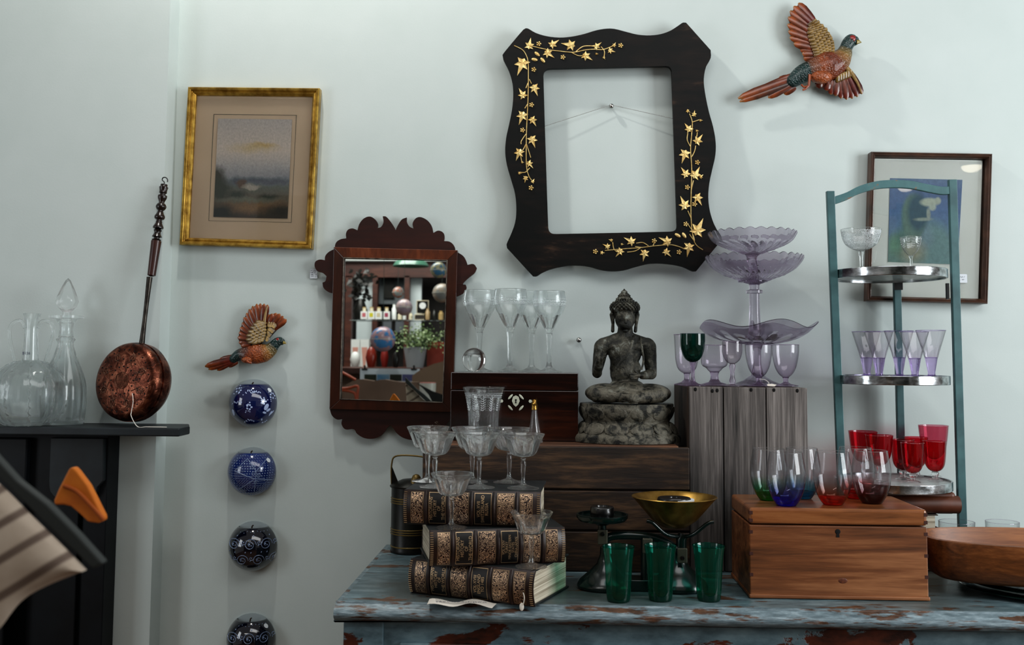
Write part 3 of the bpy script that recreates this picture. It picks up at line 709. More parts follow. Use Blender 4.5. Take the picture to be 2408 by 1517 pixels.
# stacked compotes
def compote(label, px, Y, z, scale_prof, rim, foot, stem, bowl, hb, flute=None, scallop=None, wave=None, extra_ring=None, n=144, ruf=None):
    p = P(px, 850, Y); s = depth((p.x, Y, z))/F; c = (p.x, Y, z)
    root = thing('glass_compote', label, 'cake stand', c, 'amethyst pressed glass compotes stacked on the grey crate')
    L = lambda q: [(r*s, h*s) for r, h in q]
    G().lathe(L(foot), 48, c=c).obj('foot', GPc, root)
    if stem: G().lathe(L(stem), 10, c=c).obj('stem', GPc, root)
    bowl = smooth2(bowl, 2, False, 1.0)
    ob_ = [bowl[0]]+[v for a_, b_ in zip(bowl[1:], bowl[2:]) for v in (a_, ((a_[0]+b_[0])/2, (a_[1]+b_[1])/2))]+[bowl[-1]]
    prof = L(ob_+[(r_-1.2, h_+1.6) for r_, h_ in ob_ if r_ > 14][::-1]+[(0, hb)]); outer = set(L(ob_))
    rm = bowl[-1][0]*s; hz = bowl[-1][1]*s
    def fl(a, r, zz):
        t = r/rm; dz = 0; dr_ = 0
        if wave: k, amp, dr0 = wave; dz = amp*s*math.cos(k*a+.6)*max(0, t-.35)**1.6; dr_ = dr0*s*math.cos(k*a+.6)*max(0, t-.5)
        if scallop and t > .88: k, amp = scallop; q = (t-.88)/.12; dz += amp*s*abs(math.sin(k*a/2))*q; 
        if ruf and .12 < t < .86 and (r, zz) in outer: k, amp, sw = ruf; dr_ += 0; dz += amp*s*abs(math.sin(k*a/2+sw*t*6))*math.sin(math.pi*(t-.12)/.74)
        return (r+dr_, zz+dz)
    G().lathe(prof, n, c=c, flute=fl).obj('bowl', GPc, root)
    return root, s
xw = 1781; Yw = -.125
r0, s = compote('amethyst glass dish with a wavy rim, lowest of three stacked', xw, Yw, VZ+.0006, 1, 0,
    [(0, 0), (54, 0), (54, 3), (34, 10), (16, 22), (0, 23)], [(0, 22), (15, 22), (9, 50), (9, 80), (14, 96), (0, 97)],
    [(0, 95), (16, 95), (50, 98), (90, 107), (118, 122), (137, 141)], 98, wave=(5, 17, 7), ruf=(16, 4.5, 0))
z2 = VZ+98.5*s
r0, s2 = compote('pressed amethyst glass bowl with a tall stem, middle of three stacked', 1776, Yw, z2, 1, 0,
    [(0, 0), (46, 0), (46, 2), (30, 8), (16, 22), (14, 30), (0, 31)], [(0, 28), (14.5, 29), (13.5, 42), (12, 90), (12, 117), (19, 118), (19, 125), (12, 127), (12, 138), (18, 142), (0, 143)],
    [(0, 141), (18, 141), (30, 146), (70, 160), (96, 176), (110, 192), (114, 200)], 144, scallop=(30, 6), ruf=(36, 4, 1.5))
z3 = z2+144.5*s2
r0, s3 = compote('amethyst glass dish with a scalloped rim, topmost of three stacked', 1772, Yw, z3, 1, 0,
    [(0, 0), (34, 0), (34, 2), (20, 8), (12, 20), (0, 21)], [(0, 18), (12, 19), (11, 40), (12, 58), (18, 66), (0, 67)],
    [(0, 65), (18, 65), (40, 72), (72, 84), (94, 98), (103, 112)], 68, scallop=(26, 6), ruf=(22, 5.5, 1.2))
p = PZ(1812, 905, VZ+.002)
tg = thing('price_tag', 'small white string tag lying beside an amethyst goblet on the grey crate', 'tag', (P(1812, 900, -.235).x, -.235, VZ))
x_ = P(1812, 900, -.24).x
G().add([(x_-.008, -.246, VZ+.002), (x_+.006, -.25, VZ+.0012), (x_+.012, -.243, VZ+.0045), (x_+.004, -.236, VZ+.0065), (x_-.007, -.238, VZ+.0055)], [(0, 1, 2, 3, 4)], False).obj('paper_tag', M_paper, tg)
G().tube(spline([P(1786, 892, -.232), P(1798, 893, -.236), P(1808, 900, -.24), (x_-.006, -.241, VZ+.004)], 5), .0005, 5).obj('string', M_string, tg)

# ================= glasses on the rack =================
z = SH[0]-.004
vb = [(0, 48), (6, 49), (20, 54), (36, 66), (43, 82), (46, 100)]
vessel('champagne_coupe', 'wide frosted-engraved coupe on the top shelf of the teal rack', 'glass', 2030, -.165, z, [(0, 0), (26, 0), (26, 1), (8, 5), (0, 6)], [(0, 4), (6, 5), (4, 15), (4, 35), (8, 49), (0, 50)], vb, hb=52, w=1.1, mats=(GC, GC, TC), extra=[('engraving', ETB, band(vb, 56, 96))])
vb = [(0, 38), (5, 39), (14, 48), (21, 64), (24, 82)]
vessel('sherry_glass', 'small engraved sherry glass on the top shelf of the teal rack', 'glass', 2148, -.165, z, [(0, 0), (18, 0), (18, 1), (7, 4), (0, 5)], [(0, 3), (4, 4), (3, 12), (3, 30), (6, 38), (0, 39)], vb, hb=42, w=1.0, mats=(GC, GC, TC), extra=[('engraving', ETW, dict(sprigs=[(60, 76, 12, 4, 4, 1.6, .8)], lines=(78.5,)))])
z = SH[1]-.004
cone = [(0, 44), (14.5, 44), (18, 56), (25, 80), (33, 107)]
for px, Y, sc, lab in ((2038, -.118, .98, 'conical lilac-footed glass at the left, behind another, on the middle shelf'), (2067, -.205, 1.0, 'conical lilac-footed glass in front at the left of the middle shelf'),
    (2115, -.105, 1.0, 'conical lilac-footed glass in the middle of the middle shelf, before the rear leg'), (2151, -.205, 1.0, 'conical lilac-footed glass in front right of centre on the middle shelf'), (2190, -.132, 1.02, 'conical lilac-footed glass at the right end of the middle shelf')):
    vessel('liqueur_glass', lab, 'glass', px, Y, z, [(0, 0), (17, 0), (17, 1.2), (10, 4), (0, 5)], [(0, 3), (9, 4), (8.5, 10), (15, 45), (0, 46)], cone, hb=50, w=1.0, mats=(GPb, GPb, TP), sflute=8, flute=(10, .10, 42, 74), group='conical lilac glasses on the middle shelf', sc=sc)
z = SH[2]-.004
big = [(0, 38), (7, 39), (18, 47), (26, 62), (30, 85), (33, 112)]
sml = [(0, 20), (6, 21), (15, 26), (21, 36), (24, 56), (26.5, 92)]
ft = [(0, 0), (17, 0), (17, 1.5), (9, 5), (0, 6)]; sst = [(0, 4), (8, 5), (6, 11), (9, 15), (9, 18), (6, 21), (0, 22)]
bst = [(0, 4), (8, 5), (5, 14), (5, 30), (9, 38), (0, 39)]
for nm, px, Y, b_, st_, hb, m_, lab in (('wine_glass', 2026, -.145, big, bst, 42, GRb, 'tall cranberry wine glass furthest left on the lowest shelf'), ('wine_glass', 2063, -.195, [(r*.97, h*.98) for r, h in big], bst, 42, GRb, 'tall ruby wine glass second from left on the lowest shelf'),
    ('cordial_glass', 2118, -.135, sml, sst, 26, GRb, 'short ruby glass behind left of the small trio on the lowest shelf'), ('cordial_glass', 2141, -.19, sml, sst, 26, GRb, 'short ruby glass in front, nearest the shelf rim on the lowest shelf'),
    ('cordial_glass', 2150, -.085, sml, sst, 26, GRb, 'short ruby glass hidden at the back between the others on the lowest shelf'), ('wine_glass', 2191, -.085, [(r*1.02, h*1.07) for r, h in big], bst, 46, GRp, 'tall pink cranberry wine glass at the back right of the lowest shelf'),
    ('cordial_glass', 2193, -.155, sml, sst, 26, GRb, 'short ruby glass at the right, in front of the pink one, on the lowest shelf')):
    vessel(nm, lab, 'glass', px, Y, z, ft, st_, b_, hb=hb, w=1.2, mats=(GC, GC, m_), group='red glasses on the lowest shelf')

# ================= stemless glasses on the pine box =================
prof = [(0, 0), (22, 0), (24, 2), (33, 16), (41, 38), (45, 64), (44.5, 84), (41, 106), (38, 124)]
for px, Y, sc, c2, col in ((1805, -.375, .96, '#1fae5a', 'green'), (1845, -.445, 1.0, '#0b25d8', 'cobalt blue'), (1882, -.345, .94, '#2aa8c8', 'turquoise'), (1953, -.425, .99, '#e2552a', 'orange'), (2008, -.335, .95, '#e01a12', 'bright red'), (2044, -.40, .985, '#7d0713', 'dark wine red')):
    m_ = thin('tinted_base_glass_'+col.replace(' ', '_'), (.96, .97, .985), c2=tuple(v**.6 for v in rgb(c2)[:3]), h=.046, mid=.30, body=.02)
    mp_ = glass('tinted_plug_'+col.replace(' ', '_'), tuple(min(1, v**.5+.02) for v in rgb(c2)[:3]), thin=.35)
    root, ob, s = vessel('stemless_glass', 'stemless tumbler with a %s tinted base on the pine box' % col, 'glass', px, Y, PB, None, None, prof, hb=9, w=1.0, plug=(mp_, [(0, .5), (21, .5), (23, 2.2), (31, 15), (30, 17), (14, 11), (0, 9)]), mats=(GC, GC, m_), n=48, group='stemless tinted glasses on the pine box', sc=sc)
# ================= green tumblers =================
prof = [(0, 0), (25, 0), (27, 3), (29, 20), (31, 60), (34, 100), (38, 126)]
for px, Y, lab in ((1454, -.512, 'green glass tumbler at the left of the row of three'), (1551, -.50, 'green glass tumbler in the middle of the row of three'), (1663, -.495, 'green glass tumbler at the right of the row, next to the pine box')):
    vessel('green_tumbler', lab, 'glass', px, Y, DZ, None, None, prof, hb=7, w=1.3, plug=(GTb, [(0, .5), (24, .5), (26, 3), (27, 10), (22, 8), (0, 7)]), mats=(GTb, GTb, GTu), n=48, group='green tumblers on the dresser edge')

# ================= low clear bowls behind the oak bowl =================
for px, Y, lab, r_ in ((2240, -.23, 'clear thin glass bowl behind the rack leg and oak bowl', 40), (2346, -.23, 'clear thin glass bowl at the far right behind the oak bowl', 37)):
    s = 2.12/F; zt_ = P(px, 1222, Y).z; H_ = (zt_-DZ)/s-1
    vessel('glass_bowl', lab, 'bowl', px, Y, DZ, None, None, [(0, 0), (r_*.5, 0), (r_*.75, 8), (r_*.95, H_*.5), (r_, H_)], hb=5, w=1.2, mats=(GP, GP, TC), n=48, group='clear bowls behind the oak bowl')
# ================= decanters =================
p = P(68, 915, -.16); s = depth(p)/F; c = (p.x, -.16, MZ+.0006)
r0 = thing('glass_flagon', 'round ribbed clear glass flagon with two looped handles on the mantel', 'decanter', c)
H = 992
L = lambda q: [(r*s, h*s) for r, h in q]
def rib(a, r, z):
    h = z/s
    if 4 < h < 150: return r*(1+.03*abs(math.cos(5*a))**14)
    return r
out = [(0, 0), (38, 0), (46, 2), (66, 14), (80, 38), (85, 66), (82, 96), (68, 124), (46, 142), (20, 152)]
out = smooth2(out, 3, False, 1.0)
G().lathe(L(out+smooth2([(15, 152), (44, 138), (66, 121), (79, 95), (82, 66), (77, 40), (64, 18), (44, 7), (0, 6)], 3, False, 1.0)), 120, c=c, flute=rib).obj('body', glass('mottled_clear_glass', (.96, .97, .97), rough=.06, thin=.35), r0)
G().lathe(L([(19, 150), (17, 180), (15, 220), (16, 250), (20, 262), (18, 262), (14, 250), (13, 220), (14, 180), (16, 150)]), 32, c=c, closed=True).obj('neck', GCT, r0)
g = G()
for k in range(10):
    a = k*math.pi/5+.2
    pts = []
    for i in range(40):
        t = i/39; j = t*(len(out)-3)+1; a0 = int(j); q = j-a0; r = out[a0][0]*(1-q)+out[min(a0+1, len(out)-1)][0]*q; h = out[a0][1]*(1-q)+out[min(a0+1, len(out)-1)][1]*q
        w_ = .03*math.sin(i*2.2); pts.append(Vector(((r+1.5)*s*math.cos(a+w_), (r+1.5)*s*math.sin(a+w_), h*s))+Vector(c))
    g.tube(pts, [.0014+.0007*math.sin(i*2.2) for i in range(40)], 6)
g.obj('applied_rib', GCT, r0)
for sx in (-1, 1):
    pts = spline([Vector((sx*a*s, 0, h*s))+Vector(c) for a, h in ((16, 228), (26, 244), (44, 240), (53, 222), (48, 190), (36, 146))], 6)
    G().tube(pts, .0042, 10).obj('handle', GCT, r0)
tgp = Vector(c)+Vector((0, -17*s, 168*s))
text('$136', .009, M_ink, Matrix.Translation(tgp+Vector((0, -.0015, 0))) @ Matrix.Rotation(math.pi/2, 4, 'X'), 'price_lettering', r0, ext=.0001)
p = P(150, 915, -.112); s = depth(p)/F; c = (p.x, -.112, MZ+.0006)
r0 = thing('glass_decanter', 'tall fluted clear decanter with a pointed stopper on the mantel', 'decanter', c)
fl = lambda a, r, z: r*(1-.05*abs(math.cos(7*a))) if 8*s < z < 205*s else r
G().lathe(L(smooth2([(0, 0), (46, 0), (48, 4), (52, 50), (50, 90), (38, 130), (24, 165), (18, 190), (22, 198), (17, 204), (16, 232), (24, 246), (38, 248), (38, 254), (12, 254), (11, 232), (12, 190), (18, 165), (33, 130), (45, 90), (47, 50), (43, 9), (0, 8)], 3, False, .9)), 112, c=c, flute=fl).obj('body', GCT, r0)
G().lathe(L([(0, 240), (8, 240), (11, 257), (10, 262), (22, 275), (27, 288), (24, 298), (16, 318), (6, 338), (0, 344)]), 8, c=c).obj('stopper', GC, r0)
for k in (192, 200, 207):
    pass
# ================= warming pan =================
pc = P(303, 897, -.135); s = depth(pc)/F
base = (pc.x, -.135, MZ)
wp = thing('warming_pan', 'copper warming pan with turned dark handle leaning on the chimney breast', 'warming pan', base)
Rm = Matrix.Translation(pc) @ Matrix.Rotation(math.radians(-19), 4, 'Z') @ Matrix.Rotation(math.radians(90-7), 4, 'X')
R = 91*s
pc2 = Rm @ Vector((0, 0, -.028))
G().lathe([(0, -.056), (R*.72, -.055), (R*.92, -.046), (R*1.02, -.030), (R*1.03, -.012), (R*1.03, -.009), (0, -.009)], 64, M=Rm).obj('pan_bowl', M_copper, wp)
lid = G().lathe([(0, -.009), (R*1.0, -.009), (R*1.02, -.004), (R*.99, .006), (R*.93, .014), (R*.85, .017), (R*.5, .021), (0, .023)], 64, M=Rm).obj('lid', M_copper, wp)
def lidz(r): t = r/R; return .0232-.002*min(1, t/.5)-.004*max(0, (t-.5)/.35) if t < .85 else .017
g = G()
random.seed(5)
def hole(x, y, r=.0017):
    q = math.hypot(x, y); M = Rm @ Matrix.Translation((x, y, lidz(q)+.0004)); g.lathe([(0, -.001), (r, -.001), (r, .0002), (0, .0003)], 8, M=M)
for k in range(30): a = k*2*math.pi/30; hole(R*.80*math.cos(a), R*.80*math.sin(a))
for k in range(16): a = k*2*math.pi/16; hole(R*.36*math.cos(a), R*.36*math.sin(a), .0019)
for k in range(8):
    for j in range(3): a = k*math.pi/4+.25+(j-1)*.16; hole(R*(.55+.05*(j % 2))*math.cos(a), R*(.55+.05*(j % 2))*math.sin(a))
g.obj('pierced_hole', M_hole, lid)
g = G()
def curve2(pts, r=.0009): g.tube([Rm @ Vector((x, y, lidz(math.hypot(x, y))+.0004)) for x, y in pts], r, 5)
for k in range(8):
    a0 = k*math.pi/4
    for d_ in (-1, 1):
        pts = []
        for i in range(16):
            t = i/15; rr = R*(.42+.33*t); aa = a0+d_*(.1+.42*math.sin(t*2.6)); pts.append((rr*math.cos(aa), rr*math.sin(aa)))
        curve2(pts)
        cx_, cy_ = R*.62*math.cos(a0+d_*.3), R*.62*math.sin(a0+d_*.3)
        curve2([(cx_+R*.09*(1-t)*math.cos(8*t*d_+a0), cy_+R*.09*(1-t)*math.sin(8*t*d_+a0)) for t in [i/12 for i in range(12)]], .0008)
curve2([(R*.21*math.cos(i*math.pi/12)*(1+.05*math.cos(i*2)), R*.21*math.sin(i*math.pi/12)*(1+.05*math.cos(i*2))) for i in range(25)], .0009)
for i in range(-4, 5):
    x = i*R*.04; h = math.sqrt(max(0, (R*.19)**2-x*x)); curve2([(x, -h), (x, 0), (x, h)], .0006)
for i in (-2, 0, 2): x = i*R*.045; h = math.sqrt((R*.19)**2-x*x); curve2([(-h, x), (0, x), (h, x)], .0005)
g.obj('embossed_scroll', M_copdk, lid)
def HP(px, py, y): return P(px, py, y)
a_, b2_, c_, d_ = HP(332, 822, -.118), HP(352, 652, -.098), HP(356, 650, -.098), HP(386, 434, -.072)
n_ = 8; G().tube([a_.lerp(b2_, i/n_) for i in range(n_+1)], [.0075, .0062, .0055, .005, .005, .0052, .0056, .0062, .0068], 8).obj('iron_shaft', M_iron, wp)
G().tube([c_.lerp(d_, t) for t in (0, .01, .38, .39)], [.004, .0093, .0115, .006], 14).obj('handle_grip', M_reddk, wp)
rs = []
for i in range(61):
    t = i/60; r = .0085+.0022*math.sin(t*34)*(1 if t < .75 else .4)
    for q in (.04, .2, .36, .52, .68, .83): 
        if abs(t-q) < .015: r = .0055
    if t > .96: r = .007
    rs.append(r*1.12)
G().tube([c_.lerp(d_, .385+.615*i/60) for i in range(61)], rs, 14).obj('turned_handle', M_ebony, wp)
hk = [d_+Vector((a*s, 0, b_*s)) for a, b_ in ((0, -2), (0, 6), (-5, 11), (-3, 17), (4, 17), (8, 12), (8, 6))]
G().tube(spline(hk, 5), .0013, 8).obj('hanging_hook', M_iwt, wp)
sg = spline([P(311, 925, -.172), P(313, 945, -.174), P(309, 968, -.176), P(309, 980, -.180)]+[Vector((P(q, 990, -.187).x, -.187+.004*math.sin(q), MZ+.0015)) for q in (322, 345, 370, 394)], 6)
G().tube(sg, .0009, 6).obj('tie_string', M_string, wp)

# ================= round wall vases =================
def vase(px, py, r_px, label, m_, kind):
    c = P(px, py, -.002); s = depth(c)/F; R = r_px*s; cc = Vector((c.x, -.004, c.z))
    root = thing('wall_pocket_vase', label, 'wall vase', (c.x, 0, c.z-R), 'round blue wall vases in a column')
    g = G(); zc = .80
    def fn(u, v_):   # front hemisphere, cut flat on top
        a = math.pi*u-math.pi/2; t = v_*(math.asin(zc)+math.pi/2)-math.pi/2
        return cc+Vector((R*math.cos(t)*math.sin(a), -R*math.cos(t)*math.cos(a)*1.0, R*math.sin(t)))
    g.grid(fn, 48, 40)
    b = g.obj('bowl', m_, root)
    sd = b.modifiers.new('wall', 'SOLIDIFY'); sd.thickness = -.003; sd.offset = 1
    G().lathe([(0, 0), (R*.99, 0), (R*.99, .004), (0, .004)], 48, M=Matrix.Translation((cc.x, .0005, cc.z)) @ Matrix.Rotation(math.pi/2, 4, 'X')).obj('back_plate', M_inner, root)
    G().tube([cc+Vector((-.002, -.012, R*.6)), cc+Vector((0, -.012, R*.82)), cc+Vector((.003, -.014, R*.86))], .0016, 6).obj('twig', M_twig, root)
    def sp(x, z, o=1.004):   # point on the sphere from front coordinates in units of R
        q = max(.02, 1-x*x-z*z); yy = -math.sqrt(q); a_ = .29; X_, Y_ = x*math.cos(a_)-yy*math.sin(a_), x*math.sin(a_)+yy*math.cos(a_); return cc+Vector((X_*R*o, min(Y_, -.03)*R*o-.0002, z*R*o))
    g = G()
    random.seed(int(py))
    def blob(x, z, a, b_, rot=0):
        if x*x+z*z > .86: return
        n = sp(x, z)-cc; up = Vector((0, 0, 1)); e1 = n.cross(up).normalized(); e2 = e1.cross(n).normalized()
        ca, sa = math.cos(rot), math.sin(rot); f1 = e1*ca+e2*sa; f2 = e2*ca-e1*sa
        nn = n.normalized(); M = Matrix(((f1.x, f2.x, nn.x), (f1.y, f2.y, nn.y), (f1.z, f2.z, nn.z))).to_4x4()
        g.ball(sp(x, z), (a*R, b_*R, .010*R), 8, 5, M=M)
    def spiral(x0, z0, r, d_, turns=1.6, w=.012):
        pts = []
        for i in range(26):
            t = i/25; rr = r*(1-.8*t); a = math.pi/2*0+d_*turns*2*math.pi*t
            x, z = x0+rr*math.cos(a), z0+rr*math.sin(a)
            if x*x+z*z < .93: pts.append(sp(x, z))
        if len(pts) > 2: g.tube(pts, w*R, 5)
    if kind == 'floral':
        for x, z in ((-.6, .55), (.75, .32), (-.16, -.12), (.45, -.82), (.4, .1)):
            for k in range(5): a = k*1.256; blob(x+.09*math.cos(a), z+.09*math.sin(a), .05, .04, a)
            for k in range(4): blob(x+random.uniform(-.2, .2), z+random.uniform(-.22, -.1), .03, .02)
            for k in range(3): blob(x+random.uniform(-.15, .15), z+random.uniform(.08, .2), .035, .03)
        for x, z in ((-.1, .55), (-.62, .1), (-.12, -.65), (.1, .5)):
            for k in range(6): blob(x+k*.07-.2, z-abs(k-3)*.02+random.uniform(-.04, .04), .02, .055, random.uniform(-.9, .9))
        for x, z, a, b_, r in ((.52, -.12, .1, .16, .5), (.6, -.25, .12, .06, -.5), (.45, -.35, .1, .05, .3), (.68, -.4, .04, .13, .3), (.75, -.36, .04, .12, .7), (-.78, -.35, .09, .15, .1)): blob(x, z, a, b_, r)
    elif kind == 'patch':
        for i in range(-9, 10):
            for j in range(-9, 8):
                x, z = i*.1+.02*math.sin(j), j*.1
                reg = (int((x+z*.6+5)*1.7)+int((z-x*.5+5)*1.6)) % 4
                if x*x+z*z > .84 or z > .74: continue
                if reg == 0: blob(x, z, .026, .026)
                elif reg == 1: blob(x, z, .045, .010, .8)
                elif reg == 2: blob(x, z, .012, .042, .3); blob(x+.04, z+.04, .014, .014)
                else: blob(x, z, .018, .018); blob(x+.05, z, .01, .03, 1)
        for x0, z0, x1, z1 in ((-.7, .1, -.2, .6), (-.2, .6, .15, .1), (.15, .1, .6, .6), (-.7, .1, .1, -.2), (.15, .1, .1, -.75), (.1, -.2, .8, -.3), (-.5, -.65, .1, -.2)):
            g.tube([sp(x0+(x1-x0)*k/8, z0+(z1-z0)*k/8) for k in range(9)], .014*R, 5)
        for x, z in ((.05, 0), (.15, -.35), (.25, -.1), (0, .25)): spiral(x, z, .1, 1, 1.3, .01)
    else:
        for row, (z0, off) in enumerate(((.2, -.1), (-.42, .22))):
            for k in range(-2, 3):
                x0 = off+k*.62
                spiral(x0-.02, z0, .24, 1, 1.7); spiral(x0+.33, z0+.10, .12, -1, .7)
                for d_ in ((-.32, -.02), (-.27, .1), (.1, .33), (.02, -.3)): blob(x0+d_[0], z0+d_[1], .022, .035, .5)
                blob(x0-.05, z0+.02, .035, .03); blob(x0+.02, z0-.03, .025, .03)
        for k in range(9): blob(-.5+k*.13, .66+random.uniform(-.03, .05), .014, .02)
    g.obj('painted_pattern', M_motif if kind == 'floral' else M_motif2, b)
    if kind != 'scroll_low':
        q = {'floral': (.62, .55), 'patch': (.62, .5), 'scroll': (.86, -.35), 'scroll2': (.55, .6)}[kind]
        nv = (sp(*q)-cc).normalized(); M = Matrix.Translation(sp(*q, 1.01)) @ nv.to_track_quat('Z', 'Y').to_matrix().to_4x4()
        G().lathe([(0, 0), (.1*R, 0), (.1*R, .0006), (0, .0006)], 16, M=M).obj('price_sticker', M_stick, b)
vase(596.5, 948, 56.5, 'cobalt round wall vase with white flower sprigs, topmost of the column', M_navy, 'floral')
vase(594, 1108, 56.5, 'mid blue patchwork-patterned round wall vase, second from the top', mat('denim_blue_glaze', '#13245a', .12, coat=.8, c2='#1b316c', nscale=30), 'patch')
vase(596, 1283, 57.5, 'near-black round wall vase with scrolls, third from the top', M_ink2, 'scroll')
vase(592, 1500, 57.5, 'near-black round wall vase with scrolls, cut by the photo bottom edge', M_ink2, 'scroll2')

# ================= birds =================
TEAL, GOLD, RUST, RED, BRN, ORG = '#12302f', '#8a6f3a', '#6b3018', '#5e1c13', '#33190f', '#8f4a22'
rl_ = lambda h: Vector(rgb(h)[:3])
def feath(g, b, t, w, y0, c1, c2, lift=.004, ctl=.5):
    b, t = Vector(b), Vector(t); pts = [b.lerp(t, k) for k in (0, .15, .4, .7, .9, 1.0)]
    d = t-b
    def col(v):
        k = max(0, min(1, (v-b).dot(d)/d.length_squared)); q = abs((v-b).cross(d).length/d.length)/(w*.5+1e-9)
        c = rl_(c1).lerp(rl_(c2), k**2); 
        if q > .72: c = c*.45
        if k > .95: c = c.lerp(rl_(GOLD), .6)
        return tuple(c)
    g.c = col; g.tube(pts, [w*.3, w*.46, w*.54, w*.56, w*.40, w*.10], 8, flat=.26, nrm=(0, 1, 0))
def bird(name, label, fx, y, spec):
    pc = lambda q, dy=0: (lambda v: Vector((v.x, y+dy, v.z)))(P(*fx(q), y+dy))
    c0 = pc(spec['c']); s = depth(c0)/F*spec['u']
    root = thing(name, label, 'wall ornament', (c0.x, 0, c0.z))
    m1 = vcolmat(name+'_wing', .32, 0, coat=.3); m2 = vcolmat(name+'_body', .3, 260, .7, coat=.3)
    for wi, W in enumerate(spec['wings']):
        g = G(); n = len(W['tips']); g.c = lambda v: tuple(rl_(BRN)*.6)
        rt = W['lead'][::-1] if 'lead' in W else []
        poly = [pc((t_[0]*.93+b__[0]*.07, t_[1]*.93+b__[1]*.07)) for t_, b__ in ((tt, W['base'][min(len(W['base'])-1, int(ii*len(W['base'])/n))]) for ii, tt in enumerate(W['tips']))]+[pc(q) for q in W.get('root', rt)]
        g.prism([[xz(q) for q in poly]], y-.002, y+.004)
        for i in range(n):
            t = i/(n-1); k = t*(len(W['base'])-1); a = int(k); q = k-a
            b = Vector(W['base'][a]).lerp(Vector(W['base'][min(a+1, len(W['base'])-1)]), q) if False else Vector((W['base'][a][0]*(1-q)+W['base'][min(a+1, len(W['base'])-1)][0]*q, W['base'][a][1]*(1-q)+W['base'][min(a+1, len(W['base'])-1)][1]*q))
            feath(g, pc(b, -.004-.0012*(i % 2)), pc(W['tips'][i], -.002-.001*(i % 2)), W['w']*s, y, RUST if i > 1 else RED, W.get('c2', ORG))
        for ci, (b, t, w) in enumerate(W['cov']):
            feath(g, pc(b, -.012-.00012*ci), pc(t, -.0075-.00012*ci), w*s, y, W.get('cc', GOLD), '#6b4c22')
        if 'lead' in W:
            L_ = [pc(q, -.009) for q in W['lead']]; g.c = lambda v: rgb('#8b7040')[:3]
            g.tube(L_, [r*s for r in W['leadr']], 10, flat=.6, nrm=(0, 1, 0))
        g.obj('wing', m1, root)
    g = G()
    for (b, t, w, c1) in spec['tail']: feath(g, pc(b, -.008), pc(t, -.003), w*s, y, c1, ORG)
    g.obj('tail', m1, root)
    g = G()
    bp = spec['body']; pts = spline([pc(q[:2], -.006) for q in bp], 5); rr = []
    for i in range(len(bp)-1):
        for k in range(5): rr.append((bp[i][2]*(1-k/5)+bp[i+1][2]*k/5)*s)
    rr.append(bp[-1][2]*s)
    cs = [rl_(q[3]) for q in bp]; cp = [pc(q[:2], -.006) for q in bp]
    def bc(v):
        ds = sorted(((v-cp[i]).length, i) for i in range(len(cp)))[:2]; w = ds[1][0]/(ds[0][0]+ds[1][0]+1e-9); w = min(1, max(0, (w-.5)*2.2+.5))
        return tuple(cs[ds[0][1]]*w+cs[ds[1][1]]*(1-w))
    g.c = bc; g.tube(pts, rr, 28, flat=.72, nrm=(0, 1, 0)); g.ball(pts[-1], (rr[-1], rr[-1]*.72, rr[-1]), 16, 10); g.ball(pts[0], (rr[0], rr[0]*.72, rr[0]), 16, 10)
    for q in spec.get('thigh', []):
        g.c = lambda v: tuple(rl_(q[3])); g.ball(pc(q[:2], -.02), (q[2]*s, q[2]*s*.6, q[2]*s*.6), 14, 8)
    g.obj('body', m2, root)
    h = spec['head']; g = G(); g.c = lambda v: rgb('#7d1712')[:3]; f_ = h['face']
    g.ball(pc(f_[:2], -.006-f_[2]*s*h['d']), (f_[2]*s, f_[2]*s*.45, f_[2]*s), 16, 10); fo = g.obj('face_patch', m1, root)
    g = G(); g.c = lambda v: rgb('#05080a')[:3]; g.ball(pc((f_[0]-.1*f_[2], f_[1]+.3*f_[2]), -.006-f_[2]*s*(h['d']+.42)), f_[2]*s*.2); g.obj('eye', m1, fo)
    g = G(); g.c = lambda v: rgb('#8a7a3c')[:3]; B = h['beak']
    g.tube([pc(B[0], -.012), pc(((B[0][0]+B[1][0])/2, (B[0][1]+B[1][1])/2-4), -.012), pc(B[1], -.011)], [B[2]*s, B[2]*s*.75, B[2]*s*.15], 10, flat=.7, nrm=(0, 1, 0)); g.obj('beak', m1, root)
    if 'legs' in spec:
        g = G(); g.c = lambda v: rgb('#8e4420')[:3]
        for l in spec['legs']: g.tube([pc(q, -.03) for q in l[0]], l[1]*s, 8)
        g.obj('leg', m1, root)
f1 = lambda q: (1710+q[0]/5.834, q[1]/5.834)
def lp(l, t):
    k = t*(len(l)-1); a = min(int(k), len(l)-2); q = k-a; return (l[a][0]*(1-q)+l[a+1][0]*q, l[a][1]*(1-q)+l[a+1][1]*q)
def scales(trail, lead, nr, nc, L_, w):
    out = []
    for j in range(nr):
        for i in range(nc):
            u_ = (i+.5*(j % 2))/nc; p_, q_ = lp(trail, min(1, u_)), lp(lead, min(1, u_)); v_ = j/(nr-1)
            c = (p_[0]*(1-v_)+q_[0]*v_, p_[1]*(1-v_)+q_[1]*v_); d_ = (p_[0]-q_[0], p_[1]-q_[1]); m_ = math.hypot(*d_)+1e-6
            out.append(((c[0]-d_[0]/m_*L_*.5, c[1]-d_[1]/m_*L_*.5), (c[0]+d_[0]/m_*L_*.5, c[1]+d_[1]/m_*L_*.5), w))
    return out
cov = scales([(1150, 330), (1140, 470), (1180, 600), (1220, 700), (1240, 790)], [(1200, 290), (1330, 410), (1415, 560), (1430, 660), (1420, 760)], 6, 10, 95, 52)
